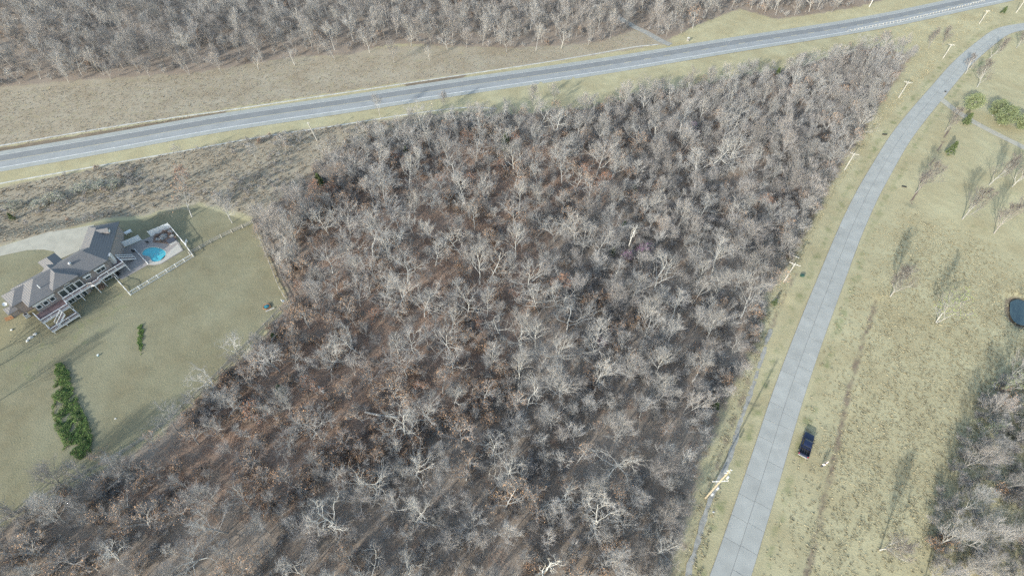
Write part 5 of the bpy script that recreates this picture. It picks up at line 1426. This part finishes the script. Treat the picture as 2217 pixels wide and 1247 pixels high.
def patchy(C_, s=.05, lo=-.2, sd=0):
    return np.array([mnoise.noise((x * s, y * s, sd)) for x, y in C_]) + rng.normal(0, .15, len(C_)) > lo

# far wood: the trees too many to single out
pts = np.array(fill(UPWOOD, 700, 4.8, None, None, edge=1.5, tries=9000))
T_ = [k.joined for key in ('dense', 'vase') for k in KINDS[key]] + [KINDS['oak'][0].joined, KINDS['tall'][1].joined]
hh = [k.h for key in ('dense', 'vase') for k in KINDS[key]] + [KINDS['oak'][0].h, KINDS['tall'][1].h]
idx = rng.integers(0, len(T_), len(pts))
scatter('distant_wood', pts, rng.uniform(8.5, 13, len(pts)) / np.array(hh)[idx], T_, 'dense grey leafless wood beyond the highway', 'wood', idx)
# smaller trees between the big ones of the main wood
pts = np.array(fill(WOOD, 900, 2.5, None, None, edge=.5, tries=40000))
pts = pts[(rng.random(len(pts)) < .85) | (poly_sd(pts, RED) > 0)]
red_in = poly_sd(pts, RED) < 0
T_ = [k.joined for k in KINDS['sapling']] + [k.joined for k in KINDS['dense'][:2]] + [KINDS['vase'][0].joined, KINDS['leafy'][0].joined]
hh = np.array([k.h for k in KINDS['sapling']] + [k.h for k in KINDS['dense'][:2]] + [KINDS['vase'][0].h, KINDS['leafy'][0].h])
idx = rng.integers(0, len(T_), len(pts)); idx = np.where(red_in & (rng.random(len(pts)) < .3), len(T_) - 1, idx)
scatter('undergrowth_trees', pts, rng.uniform(4.2, 8.2, len(pts)) / hh[idx], T_, 'thin young bare trees filling the gaps of the main wood', 'undergrowth', idx)
# brush
W1 = sample(WOOD, .26, .5, keep=lambda c: patchy(c, .06, -.22, 1) & (rng.random(len(c)) < np.where(poly_sd(c, RED) < -4, .45, 1.0)))
W2 = sample(UPWOOD, .06, .5)
W4 = sample(GL(THICKET), .3)
W3 = sample(SCRUB, .22, 1, keep=lambda c: patchy(c, .07, -.02, 5) & (poly_sd(c, LAWN) > 1.5))
pts = np.concatenate([W1, W2, W3, W4])
T_ = [k.joined for k in KINDS['brush']] + [k.joined for k in KINDS['leafbrush']]
p_leaf = np.where(poly_sd(pts, RED) < 3, .42, .05)
idx = np.where(rng.random(len(pts)) < p_leaf, rng.integers(4, 6, len(pts)), rng.integers(0, 4, len(pts)))
scatter('brush', pts, rng.uniform(.45, 1.05, len(pts)) * np.where(idx > 3, 1.25, 1.0) * np.where(poly_sd(pts, SCRUB) < 0, .6, 1.0), T_, 'tangled grey and brown brush on the woodland floor', 'brush', idx)
# grass tussocks, leaf litter
def tussock(seed, n, r, h, mt):
    R = np.random.default_rng(seed); V = []
    a = R.uniform(0, 6.283, n); rr = r * np.sqrt(R.random(n)); hh_ = h * R.uniform(.5, 1.2, n)
    b = np.stack([np.cos(a) * rr * .5, np.sin(a) * rr * .5, np.full(n, -.05)], 1); t = np.stack([np.cos(a) * rr * 1.3, np.sin(a) * rr * 1.3, hh_], 1) + R.normal(0, .05, (n, 3))
    s = np.stack([-np.sin(a), np.cos(a), np.zeros(n)], 1) * .05
    V = np.stack([b - s, b + s, t + s * .3, t - s * .3], 1).reshape(-1, 3)
    return np_mesh('tussock', [(V, np.arange(n * 4).reshape(-1, 4))], [mt])
FIELD_R = GL([(1575, 1330), (1640, 1247), (1745, 880), (1805, 700), (1880, 500), (1960, 440), (2060, 480), (2217, 560), (2350, 620), (2350, 1330)])
VERGE = GL([(1190, 240), (1440, 185), (1700, 120), (1960, 60), (2150, 20), (2150, 45), (2040, 110), (1960, 165), (1900, 90), (1700, 145), (1450, 205), (1260, 245)])
VERGE_L = GL([(1500, 1330), (1560, 1060), (1640, 800), (1700, 640), (1800, 430), (1900, 280), (2040, 130), (2010, 130), (1880, 260), (1770, 420), (1680, 600), (1600, 830), (1520, 1050), (1450, 1330)])
t1 = [tussock(i, 30, .42, .17, M['tussock_tan']) for i in range(4)]; t2 = [tussock(10 + i, 28, .38, .30, M['tussock_grey']) for i in range(3)]
pts = np.concatenate([sample(FIELD_R, 4.5, keep=lambda c: off_roads(c, -.12) & (rng.random(len(c)) < smoothstep((-poly_sd(c, FIELD_R) + 1) / 14.0) * .8 + .2 * patchy(c, .08, .0, 2))), sample(VERGE, 1.2, keep=off_roads), sample(VERGE_L, 3.0, keep=lambda c: off_roads(c, -.12))])
scatter('field_grass', pts, rng.uniform(.3, .72, len(pts)), t1, 'tan tussock grass of the right field and the verges', 'grass', tilt=.15)
pts = np.concatenate([sample(SCRUB, 1.3, .5, keep=lambda c: off_roads(c) & (poly_sd(c, LAWN) > .5)), sample(UPMEADOW, 1.0, .3, keep=off_roads)])
scatter('meadow_grass', pts, rng.uniform(.4, .95, len(pts)) * np.where(poly_sd(pts, UPMEADOW) < 0, .7, 1.0), t2, 'grey-tan rough grass either side of the highway', 'grass', tilt=.15)
def litter(seed, n, r):
    R = np.random.default_rng(seed); a = R.uniform(0, 6.283, n); rr = r * np.sqrt(R.random(n))
    return np_mesh('litter', [leaf_geo(np.stack([np.cos(a) * rr, np.sin(a) * rr, R.uniform(.02, .10, n)], 1), .17, R, 0, 1, .6)], [M['litter']])
pts = np.concatenate([sample(RED, .55), sample(WOOD, .12)])
scatter('leaf_litter', pts, rng.uniform(.7, 1.3, len(pts)), [litter(i, 46, .9) for i in range(3)], 'red-brown fallen leaves on the floor of the main wood', 'leaf litter', tilt=.03, zoff=.02)
# bright green patches on the lawn
def green_patch(name, poly, n, h, label):
    V = np.array(poly); lo, hi = V.min(0), V.max(0); C_ = rng.uniform(lo, hi, (n * 5, 2)); C_ = C_[poly_sd(C_, poly) < np.array([mnoise.noise((x * .8, y * .8, 4)) for x, y in C_]) * .7][:n]
    hm = np.array([max(.05, .55 + .9 * mnoise.noise((x * .9, y * .9, 0))) for x, y in C_]) * h
    Z_ = H(C_) + hm * np.sqrt(rng.random(len(C_)))
    keep = np.array([mnoise.noise((x * .55, y * .3, 9)) for x, y in C_]) > -.32
    g_ = leaf_geo(np.column_stack([C_, Z_])[keep], .19, rng, 0, 1, .3)
    o = link_mesh(name, np_mesh(name, [g_], [M['ivy']])); tag(o, label, 'ground cover', kind='stuff')
green_patch('green_groundcover', GL([(120, 790), (136, 783), (150, 803), (163, 850), (188, 905), (203, 955), (196, 985), (172, 995), (140, 972), (120, 925), (114, 880), (120, 840)]), 22000, .8, 'bright green leafy patch like a long wedge on the lawn')
green_patch('green_groundcover', GL([(299, 704), (309, 703), (311, 725), (309, 745), (306, 768), (303, 755), (298, 735)]), 1700, .45, 'small bright green patch in the middle of the lawn')
